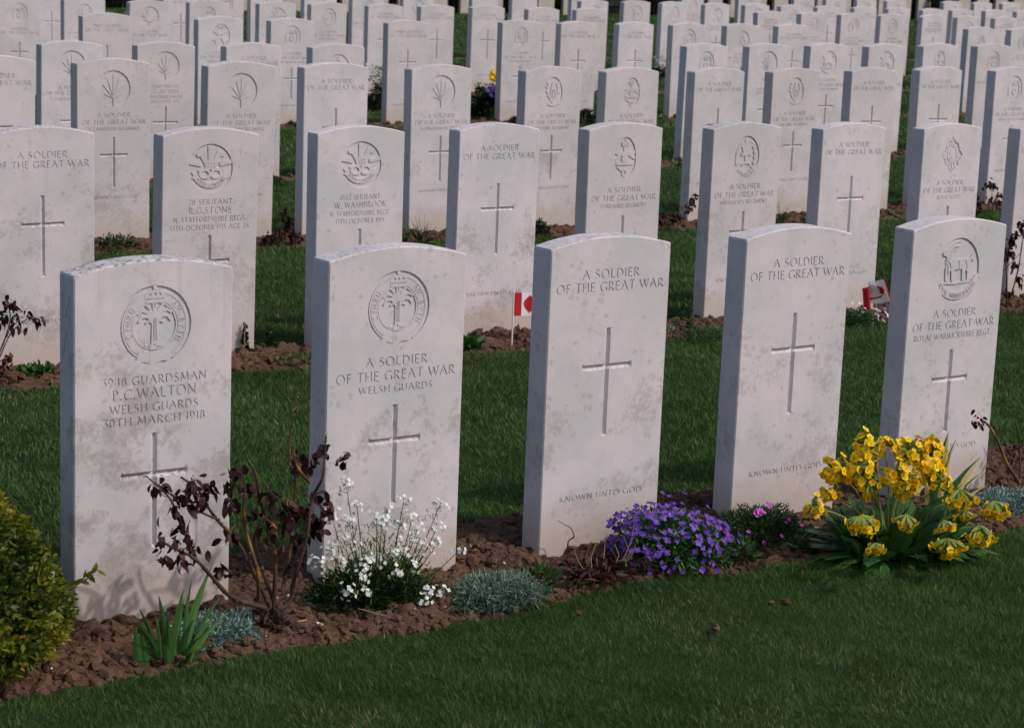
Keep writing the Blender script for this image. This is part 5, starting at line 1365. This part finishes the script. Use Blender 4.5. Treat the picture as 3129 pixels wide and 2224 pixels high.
# scattered straw and sticks on the earth
mb = MB(); N = 160; A = rng.uniform(1.3, 5.0, N); P = rng.uniform(3.93, 4.2, N)
yaw = rng.rand(N) * 6.28; d = np.stack([np.cos(yaw), np.sin(yaw), .1 * rng.randn(N)], -1)
ribbons(mb, Wn(A, P, zsoil(A, P, 0, False) + .012), d, np.tile([0, 0, 1.0], (N, 1)) + rng.randn(N, 3) * .4, .02 + .05 * rng.rand(N) ** 2, .0016 + .002 * rng.rand(N), 0, [1, 1, .8], rng.rand(N))
tag(mb.build('plant_litter', M['straw'], None), 'dry straw and leaf bits strewn on the bare earth', 'litter', kind='stuff')

# ------------------------------------------------------------------ flags
def flag_mesh(fn, nu, nv):
    V = [fn(i / nu, j / nv) for j in range(nv + 1) for i in range(nu + 1)]
    F = []
    for j in range(nv):
        for i in range(nu): q = j * (nu + 1) + i; F.append((q, q + 1, q + nu + 2, q + nu + 1))
    return V, F
def make_flag(a, p, z, fn, pole, label, th=.0012):
    o = root_at('hand_flag', a, p, label, 'flag', 'small paper flags', z=z)
    mb = MB(); tube(mb, pole, [.0034] * len(pole), 8); mb.build('stick', M['flagwhite'], o)
    nu, nv = 24, 12
    for nm, u0, u1, mt in (('red_band', 0, .25, 'flagred'), ('white_field', .25, .75, 'flagwhite'), ('red_band', .75, 1, 'flagred')):
        V, F = flag_mesh(lambda u, v: fn(u0 + (u1 - u0) * u, v), 8, nv)
        mb = MB(); mb.add(V, F); mb.build(nm, M[mt], o)
    # the leaf, cut as its own thin piece laid on both faces of the cloth
    mb = MB()
    ML = [(x * .30, z_ * .36) for x, z_ in MAPLE]
    vv, ee, ff, _a, _b, _c = delaunay_2d_cdt([Vector(q) for q in ML], [], [list(range(len(ML)))] if ccw(ML) > 0 else [list(range(len(ML)))[::-1]], 1, 1e-6, True)
    for dy in (-.0012, .0012):
        V = []
        for q in vv:
            c = fn(.5 + q[0] * .62, .5 + q[1] * 1.05); V.append((c[0], c[1] + dy, c[2]))
        mb.add(np.array(V), np.array([list(f) for f in ff]))
    mb.build('maple_leaf', M['flagred'], o)
fz = float(zc(4.75, 6.7)) - .01
def f1(u, v): return (.003 + u * .155, .012 * math.sin(u * 5) * u, .188 - fz + (v - 1) * .092 - .012 * u)
make_flag(4.748, 6.70, fz, lambda u, v: (.003 + u * .155, .012 * math.sin(u * 5) * u, .20 - (1 - v) * .092 - .010 * u), [(0, 0, -.02), (0, 0, .205)], 'small red and white maple leaf flag standing upright behind the third front stone')
gz = float(zc(6.62, 6.62)) - .01
def f2(u, v):
    x0, z0 = -.035 + .055 * u, .195 - .0 * u
    # folded over: first half falls left-down, last quarter flips over the stick
    if u < .55: return (-.075 + .10 * u + .02 * (1 - v), -.02 - .02 * math.sin(u * 9), .05 + .10 * v + .05 * u)
    t = (u - .55) / .45
    return (-.02 + .055 * t + .02 * (1 - v) + .03 * (1 - v), -.035 - .03 * math.sin(t * 3.1), .0775 + .10 * v - .015 * t + .02 * math.sin(t * 3.1))
make_flag(6.60, 6.62, gz, f2, [(.06, 0, -.02), (.02, -.01, .10), (-.01, -.02, .19)], 'crumpled leaning red and white maple leaf flag by the fourth front stone')

# ------------------------------------------------------------------ boundary
mb = MB()
z = .05; j = 0
while z < 2.0:
    hh = random.uniform(.10, .17); a = 9.0 - random.random() * .3
    while a < 46:
        ln = random.uniform(.18, .5); dp = random.uniform(-.03, .03)
        x0, x1, y0, y1, z0, z1 = a + .008, a + ln - .008, 35.3 + dp, 35.8, z + .006, z + hh - .006
        V = []
        for (x, y, zz) in ((x0, y0, z0), (x1, y0, z0), (x1, y1, z0), (x0, y1, z0), (x0, y0, z1), (x1, y0, z1), (x1, y1, z1), (x0, y1, z1)):
            V.append(tuple(W(x + random.uniform(-.012, .012), y + (random.uniform(-.015, .015) if y == y0 else 0), zz + random.uniform(-.008, .008))))
        mb.add(np.array(V), np.array([(0, 1, 5, 4), (1, 2, 6, 5), (3, 0, 4, 7), (4, 5, 6, 7)]), random.random())
        a += ln
    z += hh
mb.add(np.array([tuple(W(8.5, 35.45, 0)), tuple(W(46.5, 35.45, 0)), tuple(W(46.5, 35.45, 2.0)), tuple(W(8.5, 35.45, 2.0))]), np.array([(0, 1, 2, 3)]), 0.0)
tag(mb.build('boundary_wall', M['wall'], None), 'rough brown drystone wall behind the last row of graves', 'wall')
def hedge(a0, a1, p, h, dpt, label):
    o = root_at('yew_hedge', (a0 + a1) / 2, p, label, 'hedge')
    N = int((a1 - a0) * 5200); hx = (a1 - a0) / 2
    x = rng.uniform(-hx, hx, N); z = rng.uniform(0.02, h, N)
    bul = .12 * (vnoise(x * 1.5 + 50, z * 2, 95) - .5) + .08 * (vnoise(x * 6 + 50, z * 6, 96) - .5)
    y = -dpt / 2 + bul + .12 * rng.rand(N)
    tp = rng.rand(N) < .2; z = np.where(tp, h + bul, z); y = np.where(tp, rng.uniform(-dpt / 2, dpt / 2, N), y)
    b_ = np.stack([x, y, z], -1); d = norm(rng.randn(N, 3) + np.array([0, -.6, .3])); mb = MB()
    ribbons(mb, b_, d, perp(d), .06, .022, .1, [.5, 1, .7, 0], rng.rand(N)); mb.build('foliage', M['hedge'], o)
    mb = MB(); q = dpt / 2 - .14
    V = [(-hx + .1, -q, 0), (hx - .1, -q, 0), (hx - .1, q, 0), (-hx + .1, q, 0), (-hx + .1, -q, h - .1), (hx - .1, -q, h - .1), (hx - .1, q, h - .1), (-hx + .1, q, h - .1)]
    mb.add(np.array(V), np.array([(0, 1, 5, 4), (1, 2, 6, 5), (2, 3, 7, 6), (3, 0, 4, 7), (4, 5, 6, 7)]), .1); mb.build('branches', M['hedge'], o)
hedge(14.0, 25.6, 34.55, 1.7, .7, 'dark clipped yew hedge behind the last row, left part')
hedge(27.4, 42.0, 34.55, 1.7, .7, 'dark clipped yew hedge behind the last row, right part')
yb = root_at('yew_bush', 35.1, 33.7, 'small dark conical bush standing in the last row of graves', 'bush')
mb = MB(); N = 5000; t = rng.rand(N); ph = rng.rand(N) * 6.28; r = .42 * (1 - t ** 1.6) * (1 - .2 * rng.rand(N)) + .03
b_ = np.stack([r * np.cos(ph), r * np.sin(ph), t * 1.0], -1); d = norm(b_ * np.array([1, 1, .3]) + rng.randn(N, 3) * .4); ribbons(mb, b_, d, perp(d), .05, .016, .1, [.5, 1, .7, 0], rng.rand(N)); mb.build('foliage', M['hedge'], yb)
mb = MB(); tube(mb, [(0, 0, 0), (0, 0, .9)], [.04, .01], 6); mb.build('trunk', M['bark'], yb)
